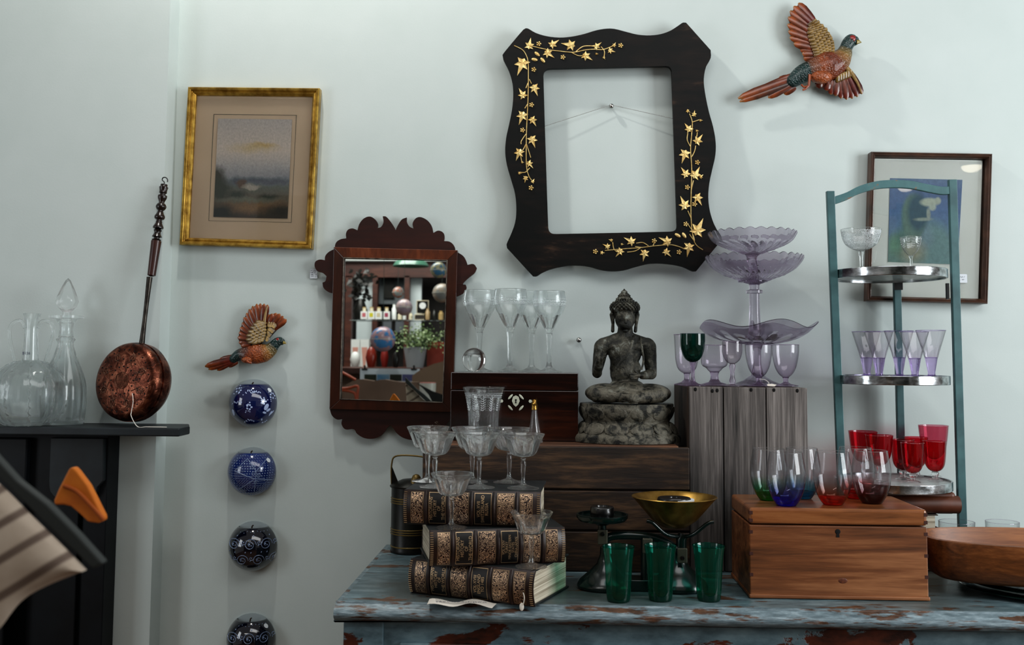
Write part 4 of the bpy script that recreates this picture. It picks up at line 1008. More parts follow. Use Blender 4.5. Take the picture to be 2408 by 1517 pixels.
bird('pheasant_wall_plaque', 'large painted pheasant plaque flying up, high on the wall at right', f1, -.022, dict(c=(1300, 900), u=1/5.834,
    wings=[dict(tips=[(978, 40), (912, 85), (862, 150), (835, 235), (825, 335), (838, 425), (858, 510), (912, 595), (998, 670), (1030, 735), (1045, 800)],
                base=[(1200, 300), (1170, 420), (1190, 560), (1210, 690), (1230, 780)], w=104, root=[(1240, 800), (1430, 740), (1425, 600), (1330, 410), (1195, 290)], cov=cov,
                lead=[(1190, 285), (1300, 370), (1395, 500), (1425, 620), (1430, 740)], leadr=[18, 30, 36, 40, 50]),
           dict(tips=[(1852, 1290), (1790, 1330), (1720, 1355), (1640, 1368), (1565, 1352), (1490, 1318), (1425, 1298), (1360, 1245), (1290, 1195), (1225, 1195)],
                base=[(1690, 990), (1620, 1030), (1530, 1060), (1400, 1110), (1290, 1130)], w=96, c2=RED, root=[(1260, 1130), (1500, 1060), (1640, 940), (1710, 1005)],
                cov=[((1690-k*34, 955+k*14), (1680-k*34, 1065+k*14), 56) for k in range(6)], lead=[(1640, 935), (1710, 1005), (1790, 1140), (1845, 1280)], leadr=[34, 28, 18, 8])],
    tail=[((930, 1060), (150, 1350), 110, RUST), ((930, 1130), (170, 1395), 90, BRN), ((920, 1020), (330, 1290), 90, RUST), ((900, 1160), (560, 1340), 90, RUST), ((940, 1200), (780, 1290), 80, RUST), ((900, 1090), (570, 1200), 80, BRN), ((940, 1140), (740, 1210), 80, RUST), ((950, 1040), (700, 1080), 70, RUST)],
    body=[(905, 1110, 95, TEAL), (1010, 1030, 125, TEAL), (1110, 980, 135, TEAL), (1230, 960, 185, ORG), (1400, 900, 205, RUST), (1530, 830, 165, RUST), (1600, 740, 115, GOLD), (1630, 660, 85, TEAL), (1665, 590, 88, TEAL), (1705, 555, 90, TEAL), (1740, 560, 70, TEAL)],
    thigh=[(1290, 1060, 150, ORG)], head=dict(face=(1718, 528, 46), beak=((1775, 575), (1842, 582), 34), d=1.0),
    legs=[([(1130, 1020), (1128, 1100), (1120, 1180)], 17), ([(1120, 1175), (1070, 1225), (1035, 1235)], 14), ([(1115, 1180), (1050, 1195), (1015, 1160)], 14)]))
f2 = lambda q: (460+q[0]/4.335, 690+q[1]/4.335)
cov = scales([(640, 290), (590, 340), (550, 410), (540, 480), (590, 520)], [(690, 300), (690, 360), (685, 420), (670, 470), (650, 500)], 5, 7, 60, 34)
cov2 = scales([(745, 315), (790, 320), (820, 345)], [(735, 420), (730, 450), (735, 470)], 4, 4, 55, 32)
bird('pheasant_wall_plaque', 'small painted pheasant plaque with raised wings, above the round wall vases', f2, -.018, dict(c=(600, 600), u=1/4.335,
    wings=[dict(tips=[(735, 115), (700, 105), (660, 102), (622, 106), (580, 128), (545, 160), (518, 200), (490, 245), (472, 300), (452, 350), (440, 400), (428, 450), (440, 500), (462, 535)],
                base=[(690, 320), (650, 330), (600, 370), (570, 440), (560, 520)], w=54, root=[(560, 560), (680, 510), (700, 340)], cov=cov, cc='#a58c5c', lead=[(728, 130), (708, 230), (695, 340), (690, 470)], leadr=[8, 13, 18, 20]),
           dict(tips=[(745, 212), (785, 206), (825, 200), (862, 208), (895, 232), (928, 265)], base=[(735, 340), (760, 350), (790, 370)], w=58, root=[(720, 480), (730, 400), (735, 300)][::1] and [(850, 350), (720, 490), (715, 330)], cov=cov2, cc='#a58c5c')],
    tail=[((420, 660), (95, 745), 66, RED), ((420, 680), (130, 775), 50, RED), ((400, 690), (220, 785), 44, RED), ((400, 640), (240, 680), 50, RUST), ((430, 700), (330, 745), 44, RUST)],
    body=[(390, 665, 46, TEAL), (455, 625, 62, TEAL), (520, 630, 84, RUST), (620, 620, 100, ORG), (700, 605, 95, ORG), (760, 575, 72, GOLD), (800, 530, 52, TEAL), (832, 498, 48, TEAL), (860, 490, 46, TEAL), (875, 492, 36, TEAL)],
    thigh=[(520, 680, 55, ORG)], head=dict(face=(838, 480, 26), beak=((893, 502), (926, 514), 17), d=.8), legs=[([(520, 690), (545, 705), (570, 712)], 10)]))
# ================= gilt framed watercolour =================
def quadframe(root, corners, w_px, yf, yb, m_, prof, name='frame'):
    """mitred moulding following 4 photo corners (TL,TR,BR,BL); prof = [(inset px, y)]"""
    cs = [P(a, b, 0) for a, b in corners]; ctr = sum(cs, Vector())/4
    g = G(); L = len(prof); s = depth(ctr)/F
    vs = []
    for i, c in enumerate(cs):
        a = (cs[i-1]-c).normalized(); b = (cs[(i+1) % 4]-c).normalized(); d = (a+b)
        for ins, y in prof: q = c+d*(ins*s); vs.append(Vector((q.x, y, q.z)))
    fs = []
    for i in range(4):
        j = (i+1) % 4
        for k in range(L): k2 = (k+1) % L; fs.append((i*L+k, i*L+k2, j*L+k2, j*L+k))
    g.add(vs, fs, False); return g.obj(name, m_, root, bevel=.0006)
def quad(root, corners, y, m_, name, th=.002, loc=None, **k):
    cs = [P(a, b, y) for a, b in corners]
    g = G().prism([[xz(c) for c in cs]], y, y+th); return g.obj(name, m_, root, loc=loc, **k)
gc = [(450, 210), (757, 213), (738, 588), (430, 578)]
p0 = P(593, 400, 0)
gf = thing('framed_painting', 'gilt framed watercolour landscape in a beige mount, hanging tilted', 'picture', (p0.x, 0, p0.z))
quadframe(gf, gc, 20, 0, 0, M_giltf, [(0, -.002), (0, -.022), (2, -.026), (7, -.025), (10, -.019), (13, -.021), (15, -.018), (18, -.014), (18, -.002)])
def lerpq(c, u, v_): 
    t = (c[0][0]*(1-u)+c[1][0]*u, c[0][1]*(1-u)+c[1][1]*u); b = (c[3][0]*(1-u)+c[2][0]*u, c[3][1]*(1-u)+c[2][1]*u)
    return (t[0]*(1-v_)+b[0]*v_, t[1]*(1-v_)+b[1]*v_)
def sub(c, u0, v0, u1, v1): return [lerpq(c, u0, v0), lerpq(c, u1, v0), lerpq(c, u1, v1), lerpq(c, u0, v1)]
quad(gf, sub(gc, .04, .04, .96, .96), -.008, M_cream, 'mount')
pic = [(513, 279), (687, 281), (676, 514), (502, 510)]
A = P(507, 279, -.01); B_ = P(682, 512, -.01); ow, oh = B_.x-A.x, A.z-B_.z
# painting coordinates are measured from the picture's own corner
def picobj(root, corners, y, m_, name):
    cs = [P(a, b, y) for a, b in corners]; o = cs[3]
    g = G().prism([[xz(c-Vector((o.x, 0, o.z))) for c in cs]], 0, .001)
    me = g.obj(name, m_, None); me.parent = root; me.location = Vector((o.x, y, o.z))-Vector(root['_loc']); return me
m_ = painting('watercolour_landscape', (ow, oh), [(0, '#3b332a'), (.10, '#5f4f3d'), (.2, '#5f594a'), (.3, '#5d635a'), (.36, '#777d81'), (.5, '#a19f9c'), (.66, '#bdb3a6'), (.85, '#b3aba1'), (1, '#a8a39d')],
    [(.5, .69, .22, .035, .9, '#b5a37c'), (.62, .72, .12, .02, .9, '#b39b64'), (.3, .36, .1, .05, .5, '#4c545c'), (.55, .37, .2, .03, .6, '#4f575f'), (.8, .35, .25, .03, .6, '#555b62'), (.35, .335, .06, .05, .3, '#5a4a3c'), (.48, .30, .1, .022, .4, '#a19a8c'),
     (.02, .38, .12, .12, .4, '#3b3a2e'), (.06, .28, .14, .12, .4, '#333b30'), (.3, .2, .12, .05, .5, '#2f3a31'), (.7, .2, .12, .03, .5, '#32392f'), (.55, .1, .35, .05, .7, '#7a6142'), (.9, .05, .25, .06, .6, '#2b281d'), (.08, .04, .2, .08, .5, '#17201a'), (.45, .17, .3, .02, .8, '#67695a')], nz=.13, nscale=80)
picobj(gf, pic, -.0105, m_, 'watercolour')
lq = [(503, 269), (697, 271), (685, 523), (491, 519)]
g = G(); ps = [P(a, b, -.0086) for a, b in lq]; g.tube([ps[0], ps[1], ps[2], ps[3], ps[0]], .0006, 4); g.obj('ruled_line', M_line, gf)
g = quad(gf, sub(gc, .05, .045, .95, .955), -.0135, M_pane, 'glass_pane', th=.0012)

# ================= right framed print =================
rc = [(2040, 362), (2322, 367), (2311, 716), (2030, 709)]
p0 = P(2175, 540, 0)
rf = thing('framed_print', 'dark wood framed blue print with wide white mount behind the teal rack', 'picture', (p0.x, 0, p0.z))
quadframe(rf, rc, 14, 0, 0, mat('brown_moulding', '#3b281e', .35, c2='#54392b', nscale=30, coat=.2), [(0, -.002), (0, -.026), (2.5, -.030), (5, -.027), (7, -.029), (11, -.022), (12, -.018), (12, -.002)])
quad(rf, sub(rc, .04, .03, .96, .97), -.012, mat('white_mount_board', '#cdd4cc', .8, c2='#d2d8d2', nscale=5), 'mount')
pic = [(2093, 419), (2263, 423), (2252, 622), (2088, 616)]
A = P(2090, 419, -.014); B_ = P(2258, 619, -.014); ow, oh = B_.x-A.x, A.z-B_.z
m_ = painting('blue_figure_print', (ow, oh), [(0, '#6f8f8f'), (.3, '#5d7d93'), (.6, '#4f6e94'), (.85, '#556f92'), (1, '#68809a')],
    [(.3, -.05, .36, .46, .12, '#5e8079'), (.62, -.05, .40, .52, .15, '#678a8b'), (.5, .3, .16, .16, .3, '#6d8a93'), (.38, .52, .17, .28, .12, '#5c7c72'), (.45, .58, .15, .22, .25, '#2f5563'), (.52, .5, .12, .02, .4, '#8a9a90'), (.6, .56, .03, .07, .3, '#8f9c92'),
     (.62, .70, .13, .05, .25, '#a9b5a4'), (.74, .72, .04, .04, .3, '#a5b0a0'), (.66, .64, .05, .04, .3, '#a3b0a2'), (.35, .12, .16, .12, .7, '#8d8f78'), (.1, .2, .08, .1, .6, '#5f8a74')], nz=.03)
picobj(rf, pic, -.0135, m_, 'print')
quad(rf, sub(rc, .045, .035, .955, .965), -.0165, M_pane, 'glass_pane', th=.0012)
p = P(2262, 655, -.018)
t = G().box((p.x-.012, -.0182, p.z-.01), (p.x+.012, -.0175, p.z+.01)).obj('price_label', M_stick, rf)
scribble((p.x, -.0184, p.z), .018, .014, 2, M_ink, t, seed=2)

# ================= black ivy frame =================
k1 = lambda a: (1150+a[0]/2.370, 30+a[1]/2.370)
outl = [(190, 95), (205, 86), (218, 88), (260, 112), (320, 130), (390, 138), (460, 133), (530, 118), (600, 97), (660, 88), (700, 90), (760, 105), (830, 122), (900, 126), (960, 118), (1010, 100), (1050, 75), (1080, 55), (1098, 55), (1110, 68), (1235, 208), (1236, 250), (1210, 300), (1197, 370), (1203, 440), (1225, 550), (1250, 640), (1263, 720), (1262, 790), (1245, 870), (1228, 950), (1222, 1030), (1232, 1110), (1255, 1180), (1292, 1250), (1290, 1275), (1265, 1305), (1155, 1440), (1135, 1440), (1080, 1415), (1000, 1400), (900, 1397), (820, 1415), (750, 1435), (680, 1440), (620, 1432), (560, 1415), (480, 1407), (420, 1412), (340, 1430), (290, 1452), (265, 1468), (245, 1468), (100, 1310), (98, 1290), (120, 1240), (145, 1170), (152, 1100), (145, 1010), (120, 920), (100, 850), (90, 780), (95, 700), (110, 630), (128, 540), (135, 460), (130, 390), (110, 320), (80, 260), (75, 235), (85, 220)]
inn = [(303, 345), (308, 325), (322, 314), (345, 310), (985, 297), (1005, 302), (1016, 318), (1018, 340), (1047, 1180), (1044, 1203), (1030, 1216), (1008, 1220), (375, 1233), (350, 1230), (336, 1218), (330, 1198)]
YB = -.038
ow_ = [P(*k1(a), YB) for a in smooth2(outl, 3, True, .6)]; iw = [P(*k1(a), YB) for a in smooth2(inn, 3, True, .9)]
hang = P(1437, 253, 0)
bf = thing('shaped_frame', 'black shaped wooden frame with gilt ivy sprays, empty, hung on a wire', 'picture frame', (hang.x, 0, hang.z))
G().prism([[xz(p) for p in ow_], [xz(p) for p in iw]], YB, YB+.013).obj('frame_board', M_blackf, bf, bevel=.0012)
YW = YB-.0005
kA = lambda a: P(1180+a[0]/3.794, 60+a[1]/3.794, YW)
kB = lambda a: P(1380+a[0]/3.794, 240+a[1]/3.794, YW)
ps = depth(kA((200, 200)))/F/3.794
def leaf(g, c, size, ang):
    a = math.radians(ang); tips = [(0, 1.0), (62, .62), (128, .58), (180, .42), (-128, .58), (-62, .62)]
    pts = []; tips2 = [(0, 1.0), (58, .6), (118, .55), (180, .36), (242, .55), (302, .6)]
    vs = [(c.x, c.y-.0032, c.z)]
    for i, (da, r) in enumerate(tips2):
        nx_ = tips2[(i+1) % 6]; t = a+math.radians(da); vs.append((c.x+r*size*math.cos(t)*ps, c.y-.0008, c.z-r*size*math.sin(t)*ps))
        m2 = a+math.radians((da+(nx_[0] if nx_[0] > da else 360))/2); rr = .27 if i not in (0, 5) else .34
        vs.append((c.x+rr*size*math.cos(m2)*ps, c.y-.0030, c.z-rr*size*math.sin(m2)*ps))
    top = len(vs); n = 12
    vs += [(v[0], c.y+.0006, v[2]) for v in vs[1:]]
    fs = [(0, 1+i, 1+(i+1) % n) for i in range(n)]+[(1+i, top+i, top+(i+1) % n, 1+(i+1) % n) for i in range(n)]
    g.add(vs, fs, False)
A_l = [(245, 185, 80, -80), (185, 335, 125, 112), (290, 555, 85, 68), (190, 625, 78, -120), (185, 800, 95, 110), (272, 840, 72, 60), (270, 1015, 85, 70), (158, 1130, 85, 112), (243, 1230, 60, 50), (155, 1318, 28, 0), (213, 1360, 48, 100), (275, 1395, 32, -60), (180, 1222, 22, 0), (450, 172, 75, -35), (620, 178, 95, 192), (405, 245, 80, 35), (842, 190, 62, -40), (745, 270, 78, 33), (965, 225, 52, 15), (910, 285, 25, 60), (842, 255, 22, 0), (1000, 180, 36, -60)]
B_l = [(985, 1150, 125, -65), (910, 1290, 95, 100), (875, 925, 95, -115), (985, 850, 85, 62), (965, 655, 90, -62), (885, 645, 78, -125), (875, 460, 95, 108), (985, 350, 80, -52), (912, 245, 70, -125), (955, 115, 44, -80), (897, 80, 32, 30), (1010, 165, 25, 0), (978, 258, 24, 0), (1015, 670, 34, -45), (705, 1335, 66, 45), (720, 1245, 88, 205), (515, 1345, 80, 100), (400, 1245, 80, 207), (300, 1330, 68, 130), (188, 1290, 52, 205), (130, 1345, 32, 0), (310, 1270, 22, 0), (220, 1235, 30, 200)]
A_s = [[(110, 180), (180, 215), (215, 260), (235, 330), (237, 480), (235, 600), (232, 700), (222, 900), (218, 1050), (220, 1250), (240, 1340), (275, 1395)], [(270, 185), (400, 215), (520, 230), (640, 240), (740, 220), (820, 213), (905, 215), (1000, 180)], [(620, 240), (680, 270), (730, 270)], [(660, 235), (720, 190), (790, 183), (840, 190)], [(885, 190), (915, 230), (912, 285)], [(245, 480), (265, 520)], [(235, 510), (215, 560)], [(215, 970), (175, 1030), (172, 1060)], [(215, 1060), (195, 1100), (180, 1120)], [(220, 1060), (240, 1120), (258, 1180)], [(165, 1310), (210, 1310), (250, 1270)], [(205, 740), (232, 700)], [(165, 1150), (178, 1215)]]
B_s = [[(1035, 1320), (960, 1250), (930, 1050), (930, 800), (935, 600), (925, 420), (935, 280), (940, 180), (915, 105)], [(870, 1310), (760, 1275), (600, 1285), (480, 1300), (340, 1310), (160, 1325)], [(935, 490), (960, 440), (970, 390)], [(925, 400), (895, 340), (900, 280)], [(985, 270), (980, 310)], [(940, 180), (1000, 160)], [(440, 1260), (500, 1255), (550, 1285)], [(430, 1290), (500, 1300)], [(360, 1340), (430, 1330), (480, 1300)], [(230, 1250), (240, 1310), (270, 1340)], [(900, 970), (930, 1040)], [(935, 1140), (900, 1090)], [(915, 1180), (960, 1240), (945, 1180)], [(760, 1275), (820, 1290)], [(590, 1280), (605, 1250)], [(950, 700), (930, 790)]]
A_b = [(330, 165), (545, 285), (285, 395), (265, 710), (185, 935), (1060, 180), (260, 1450)]; B_b = [(985, 540), (895, 762), (882, 1090), (600, 1240), (822, 1340), (75, 1335), (960, 912)]
A_u = [(315, 255, 40), (292, 305, 10), (365, 310, 50)]; B_u = [(810, 1190, 30), (868, 1190, 60)]
for kk, LL, SS, BB, UU in ((kA, A_l, A_s, A_b, A_u), (kB, B_l, B_s, B_b, B_u)):
    g = G(); random.seed(2)
    for q in SS: g.tube(spline([kk(a)+Vector((0, -.001, 0)) for a in q], 5), .0011, 6)
    for q in BB:
        c = kk(q)
        for j in range(6): a = j*1.26; r = .0042 if j < 5 else 0; g.ball((c.x+r*math.cos(a), c.y-.0016, c.z+r*math.sin(a)), .0021, 8, 5)
    for q in UU:
        c = kk(q); M = Matrix.Rotation(math.radians(q[2]), 4, 'Y'); g.ball((c.x, c.y-.001, c.z), (.0075, .0022, .004), 10, 6, M=M)
    spr = g.obj('ivy_spray', M_gold, bf)
    for x, y, sz, an in LL:
        g = G(); leaf(g, kk((x, y)), sz, an); g.obj('ivy_leaf', M_gold, spr)
a1, a2 = P(1268, 301, -.018), P(1600, 283, -.022)
wr = G().tube([a1, hang+Vector((0, -.010, .004)), a2], .0007, 6).obj('hanging_wire', M_steel, bf)
nl = G().ball(hang+Vector((0, -.014, 0)), .0058, 16, 10).lathe([(0, 0), (.0022, 0), (.0022, .012), (0, .012)], 10, M=Matrix.Translation(hang) @ Matrix.Rotation(math.pi/2, 4, 'X')).obj('wall_nail', M_steel, loc=hang)
tag(nl, 'round steel nail holding the wire inside the black ivy frame', 'nail')
h2 = P(1361, 800, 0)
nl = G().ball(h2+Vector((0, -.014, 0)), .0062, 16, 10).lathe([(0, 0), (.0022, 0), (.0022, .012), (0, .012)], 10, M=Matrix.Translation(h2) @ Matrix.Rotation(math.pi/2, 4, 'X')).obj('wall_nail', M_steel, loc=h2)
tag(nl, 'bare round-headed nail in the wall between the wine glasses and statue', 'nail')

# ================= fretwork mirror =================
k2 = lambda a: (720+a[0]/2.662, 490+a[1]/2.662)
W2 = lambda l, y: [xz(P(*k2(a), y)) for a in l]
YM = -.028
mc = P(925, 780, 0)
mi = thing('wall_mirror', 'mahogany mirror with scrolled fretwork crest and ears, reflecting the shop', 'mirror', (mc.x, 0, mc.z))
def crv(l, n=3): return [(v.x, v.y) for v in spline([(a[0], a[1], 0) for a in l], n)]
crest = [(183, 250), (188, 215), (215, 195), (252, 188), (250, 160), (262, 135), (290, 126), (322, 138), (333, 100), (362, 64), (400, 52), (435, 73), (450, 103), (446, 124), (468, 118), (484, 90), (480, 50), (500, 52), (530, 86), (552, 120), (560, 138), (572, 112), (600, 70), (630, 58), (630, 85), (648, 115), (672, 127), (667, 95), (688, 62), (715, 55), (758, 75), (785, 110), (796, 155), (828, 140), (860, 155), (866, 190), (862, 205), (900, 210), (926, 235), (932, 268), (900, 300), (230, 290)]
earL = [(175, 256), (140, 275), (120, 300), (118, 325), (85, 321), (58, 335), (54, 365), (73, 395), (105, 405), (128, 425), (120, 457), (103, 465), (108, 495), (133, 520), (165, 530), (200, 500), (210, 300)]
earR = [(940, 270), (985, 300), (1002, 330), (1010, 354), (1050, 350), (1069, 375), (1055, 405), (1015, 437), (984, 468), (980, 476), (1000, 480), (1004, 500), (985, 532), (943, 553), (905, 520), (905, 300)]
apron = [(148, 1255), (163, 1298), (195, 1322), (226, 1320), (222, 1350), (245, 1383), (300, 1383), (318, 1410), (365, 1438), (430, 1440), (482, 1412), (510, 1372), (528, 1358), (545, 1375), (565, 1405), (605, 1435), (660, 1450), (740, 1447), (795, 1425), (820, 1402), (860, 1385), (880, 1350), (905, 1320), (918, 1272), (890, 1240), (180, 1225)]
for nm, l in (('crest', crest), ('side_ear', earL), ('side_ear', earR), ('apron', apron)):
    G().prism([W2(smooth2(l, 4, True, 1.05), YM+.010)], YM+.008, YM+.016).obj(nm, M_mahog, mi, bevel=.0008)
fr = [(172, 242), (948, 262), (918, 1277), (145, 1257)]; fi = [(235, 310), (882, 325), (855, 1215), (212, 1196)]
for a, b_ in ((0, 1), (1, 2), (2, 3), (3, 0)):
    G().prism([W2([fr[a], fr[b_], fi[b_], fi[a]], YM)], YM, YM+.02).obj('frame_rail' if a in (0, 2) else 'frame_stile', M_veneer if a in (0,) else M_veneerv, mi, bevel=.0012)
g = G(); q = [P(*k2(a), YM-.0005) for a in fi]; g.tube([q[0], q[1], q[2], q[3], q[0]], .0016, 6); g.obj('glass_bead', mat('grey_worn_bead', '#6c6459', .5, c2='#3b3028', nscale=80), mi)
tilt_pts = [P(*k2(a), YM+.005) for a in fi]
G().prism([[xz(p) for p in tilt_pts]], YM+.006, YM+.009).obj('mirror_glass', M_mirror, mi)
p = P(738, 643, -.004)
tg = thing('price_tag', 'small handwritten paper tag hanging beside the left ear of the mirror', 'tag', (p.x, -.004, p.z))
t = G().box((p.x-.009, -.005, p.z-.012), (p.x+.009, -.0042, p.z+.010)).obj('paper_tag', M_stick, tg)
scribble((p.x, -.0052, p.z-.001), .014, .018, 4, M_ink, t, seed=3)
G().tube([(p.x, -.005, p.z+.01), P(745, 615, -.012), P(760, 622, -.018)], .0005, 5).obj('string', M_string, tg)

# ================= seated statue =================
sx0 = .163; sy0 = -.168; u = 2.155/F/3.794
def B3(x, y, d=0): return Vector((sx0+(x-520)*u, sy0-d, CZ+.001+(1436-y)*u))
sb = thing('buddha_statue', 'weathered bronze seated statue with raised hand on a lotus base', 'statue', (sx0, sy0, CZ))
g = G()
def el(x, y, rx, ry, d=0, dy=None, rot=0):
    g.ball(B3(x, y, d), (rx*u, (dy if dy else rx)*u, ry*u), 24, 16, M=Matrix.Rotation(math.radians(rot), 4, 'Y') if rot else None)
def cap(p, q, r0, r1, n=8):
    g.tube([p.lerp(q, i/n) for i in range(n+1)], [(r0*(1-i/n)+r1*i/n)*u for i in range(n+1)], 14); g.ball(p, r0*u, 14, 9); g.ball(q, r1*u, 14, 9)
el(508, 345, 92, 108, .004, 96); el(508, 400, 66, 55, .012, 70)          # skull and jaw
cap(B3(510, 420), B3(510, 520), 66, 78)
el(505, 580, 165, 95, 0, 95); el(505, 660, 148, 130, .004, 95); el(510, 790, 140, 110, .004, 95); el(440, 600, 85, 60, .008, 62); el(580, 600, 85, 60, .008, 62); cap(B3(510, 500), B3(340, 575), 52, 66); cap(B3(510, 500), B3(680, 578), 52, 66); cap(B3(500, 640), B3(505, 840), 128, 132)
el(318, 592, 76, 76, 0, 66); el(702, 592, 78, 78, 0, 66)
cap(B3(298, 600), B3(258, 820, -.004), 70, 46); cap(B3(258, 835, -.002), B3(272, 720, .040), 46, 32)      # raised forearm
cap(B3(718, 600), B3(742, 820, 0), 72, 50); cap(B3(742, 840, .004), B3(640, 850, .055), 48, 34)
el(272, 700, 30, 36, .043, 16); el(600, 850, 55, 20, .062, 34, -8)
el(330, 1010, 185, 88, .02, 190); el(720, 1010, 190, 88, .02, 190); el(520, 990, 200, 90, .03, 200); el(520, 935, 150, 50, .0, 130)
cap(B3(250, 1020, .05), B3(560, 1030, .082), 70, 48); cap(B3(800, 1015, .05), B3(540, 1045, .085), 72, 45); cap(B3(560, 960, .04), B3(440, 1010, .07), 40, 34)
el(508, 300, 26, 12, .1*0+.020, 26); 
body_g = g
body = g.obj('body', M_bronze, sb)
rm = body.modifiers.new('remesh', 'REMESH'); rm.mode = 'VOXEL'; rm.voxel_size = .0016; rm.use_smooth_shade = True
sm_ = body.modifiers.new('smooth', 'SMOOTH'); sm_.iterations = 4; sm_.factor = .5
tx = bpy.data.textures.new('pit', 'CLOUDS'); tx.noise_scale = .012
dp = body.modifiers.new('pit', 'DISPLACE'); dp.texture = tx; dp.strength = .0012; dp.mid_level = .5; dp.texture_coords = 'LOCAL'
g = G(); D = .0262
cap(B3(509, 335, D-.001), B3(508, 382, D+.0022), 8, 13, 5); el(508, 388, 17, 8, D, 10)
el(508, 412, 24, 6.5, D+.0002, 9); el(508, 424, 19, 7, D-.0006, 9); el(508, 455, 24, 16, D-.0075, 18)
for sx in (-1, 1):
    el(508+sx*36, 350, 23, 10, D-.0042, 9, sx*6); el(508+sx*36, 356, 21, 2.2, D-.0018, 5, sx*4)
    cap(B3(508+sx*12, 332, D-.001), B3(508+sx*40, 322, D-.0025), 6, 5, 5); cap(B3(508+sx*40, 322, D-.0025), B3(508+sx*66, 336, D-.008), 5, 4, 5)
g.obj('face_relief', M_bronze, sb)
g = G()
for i, (dx, top, r) in enumerate(((-26, 622, 9), (-8, 612, 9.5), (10, 618, 9.5), (26, 640, 8.5))):
    cap(B3(272+dx*.8, 690, .044), B3(272+dx, top+14, .046), r+1, r-1.5, 5)
cap(B3(300, 720, .048), B3(318, 690, .054), 10, 8, 4)
g.obj('raised_hand', M_bronze, sb)
g = G()
for i in range(4): cap(B3(590, 835+i*13, .066), B3(528+i*5, 838+i*12, .069), 9.5, 7, 5)
cap(B3(600, 832, .064), B3(572, 806, .066), 10, 8, 4)
g.obj('lap_hand', M_bronze, sb)
g = G(); el(508, 245, 128, 74, -.004, 118); el(508, 300, 118, 70, -.012, 100)
for row in range(9):
    yy = 186+row*15; rx = 1.01*max(128*math.sqrt(max(0, 1-((yy-245)/74)**2)), 118*math.sqrt(max(0, 1-((yy-300)/70)**2)))
    n_ = 22
    for k in range(n_):
        a = 2*math.pi*(k+.5*(row % 2))/n_
        if row > 5 and math.sin(a) < -.35: continue
        g.ball(B3(508+(rx*math.cos(a)), yy, -rx*.92*math.sin(a)*u+ -.004), 11*u, 8, 6)
el(503, 165, 66, 36, -.004, 66); el(503, 135, 50, 28, -.004, 50); el(503, 108, 30, 22, -.004, 30); cap(B3(503, 100, -.004), B3(503, 82, -.004), 18, 8, 3)
for k in range(14): a = k*math.pi/7; g.ball(B3(503+66*math.cos(a), 168, 66*math.sin(a)*u-.004), 11*u, 8, 6); g.ball(B3(503+48*math.cos(a+.2), 138, 48*math.sin(a+.2)*u-.004), 10*u, 8, 6)
g.obj('curled_hair', M_bronze, sb)
for sx, ex in ((-1, 392), (1, 617)):
    g = G(); cap(B3(ex, 310), B3(ex+sx*-8+0, 385), 22, 15, 6); cap(B3(ex-sx*8, 385), B3(ex+sx*-2+(4 if sx < 0 else -14), 455), 13, 16, 6); g.obj('ear', M_bronze, sb)
g = G(); pts = spline([B3(580, 500, .02), B3(560, 560, .035), B3(520, 660, .042), B3(440, 760, .038), B3(395, 840, .03)], 5)
g.tube(pts, [12*u]*len(pts), 8, flat=.5); pts = spline([B3(640, 510, .012), B3(650, 620, .032), B3(660, 720, .034), B3(640, 800, .04)], 5); g.tube(pts, [9*u]*len(pts), 8, flat=.5)
for k in range(6): pts = spline([B3(360+k*10, 985+k*16, .062), B3(480, 1000+k*17, .086), B3(620-k*6, 1010+k*15, .088)], 5); g.tube(pts, [4*u]*len(pts), 6)
g.obj('robe_folds', M_bronze, sb)
c = (sx0, sy0, CZ+.001)
def bl(q): return [(r*u, (1436-y)*u) for r, y in q]
g = G().lathe(bl([(0, 1436), (478, 1436), (482, 1400), (470, 1375), (440, 1350), (395, 1290), (380, 1262), (385, 1250), (400, 1215), (420, 1165), (424, 1140), (415, 1130), (418, 1112), (412, 1100), (0, 1098)]), 72, c=c, ey=.78)
lb = g.obj('lotus_base', M_bronze, sb)
g = G()
for k in range(12):
    a = 2*math.pi*(k+.5)/12; ca, sa = math.cos(a), math.sin(a)*.78
    for (r1, y1, r2, y2, w) in ((455, 1375, 395, 1262, 112), (420, 1128, 388, 1240, 100)):
        A1 = Vector(c)+Vector((r1*u*ca, r1*u*sa, (1436-y1)*u)); A2 = Vector(c)+Vector((r2*u*ca, r2*u*sa, (1436-y2)*u)); nrm_ = Vector((ca, sa, .3)).normalized(); side = Vector((-math.sin(a), math.cos(a)*.78, 0)).normalized()
        M_ = Matrix((side, nrm_, (A2-A1).normalized())).transposed().to_4x4()
        g.ball((A1+A2)/2, (w*u*.93, 13*u, 62*u), 18, 12, M=M_)
g.obj('lotus_petal_band', M_bronze, lb)

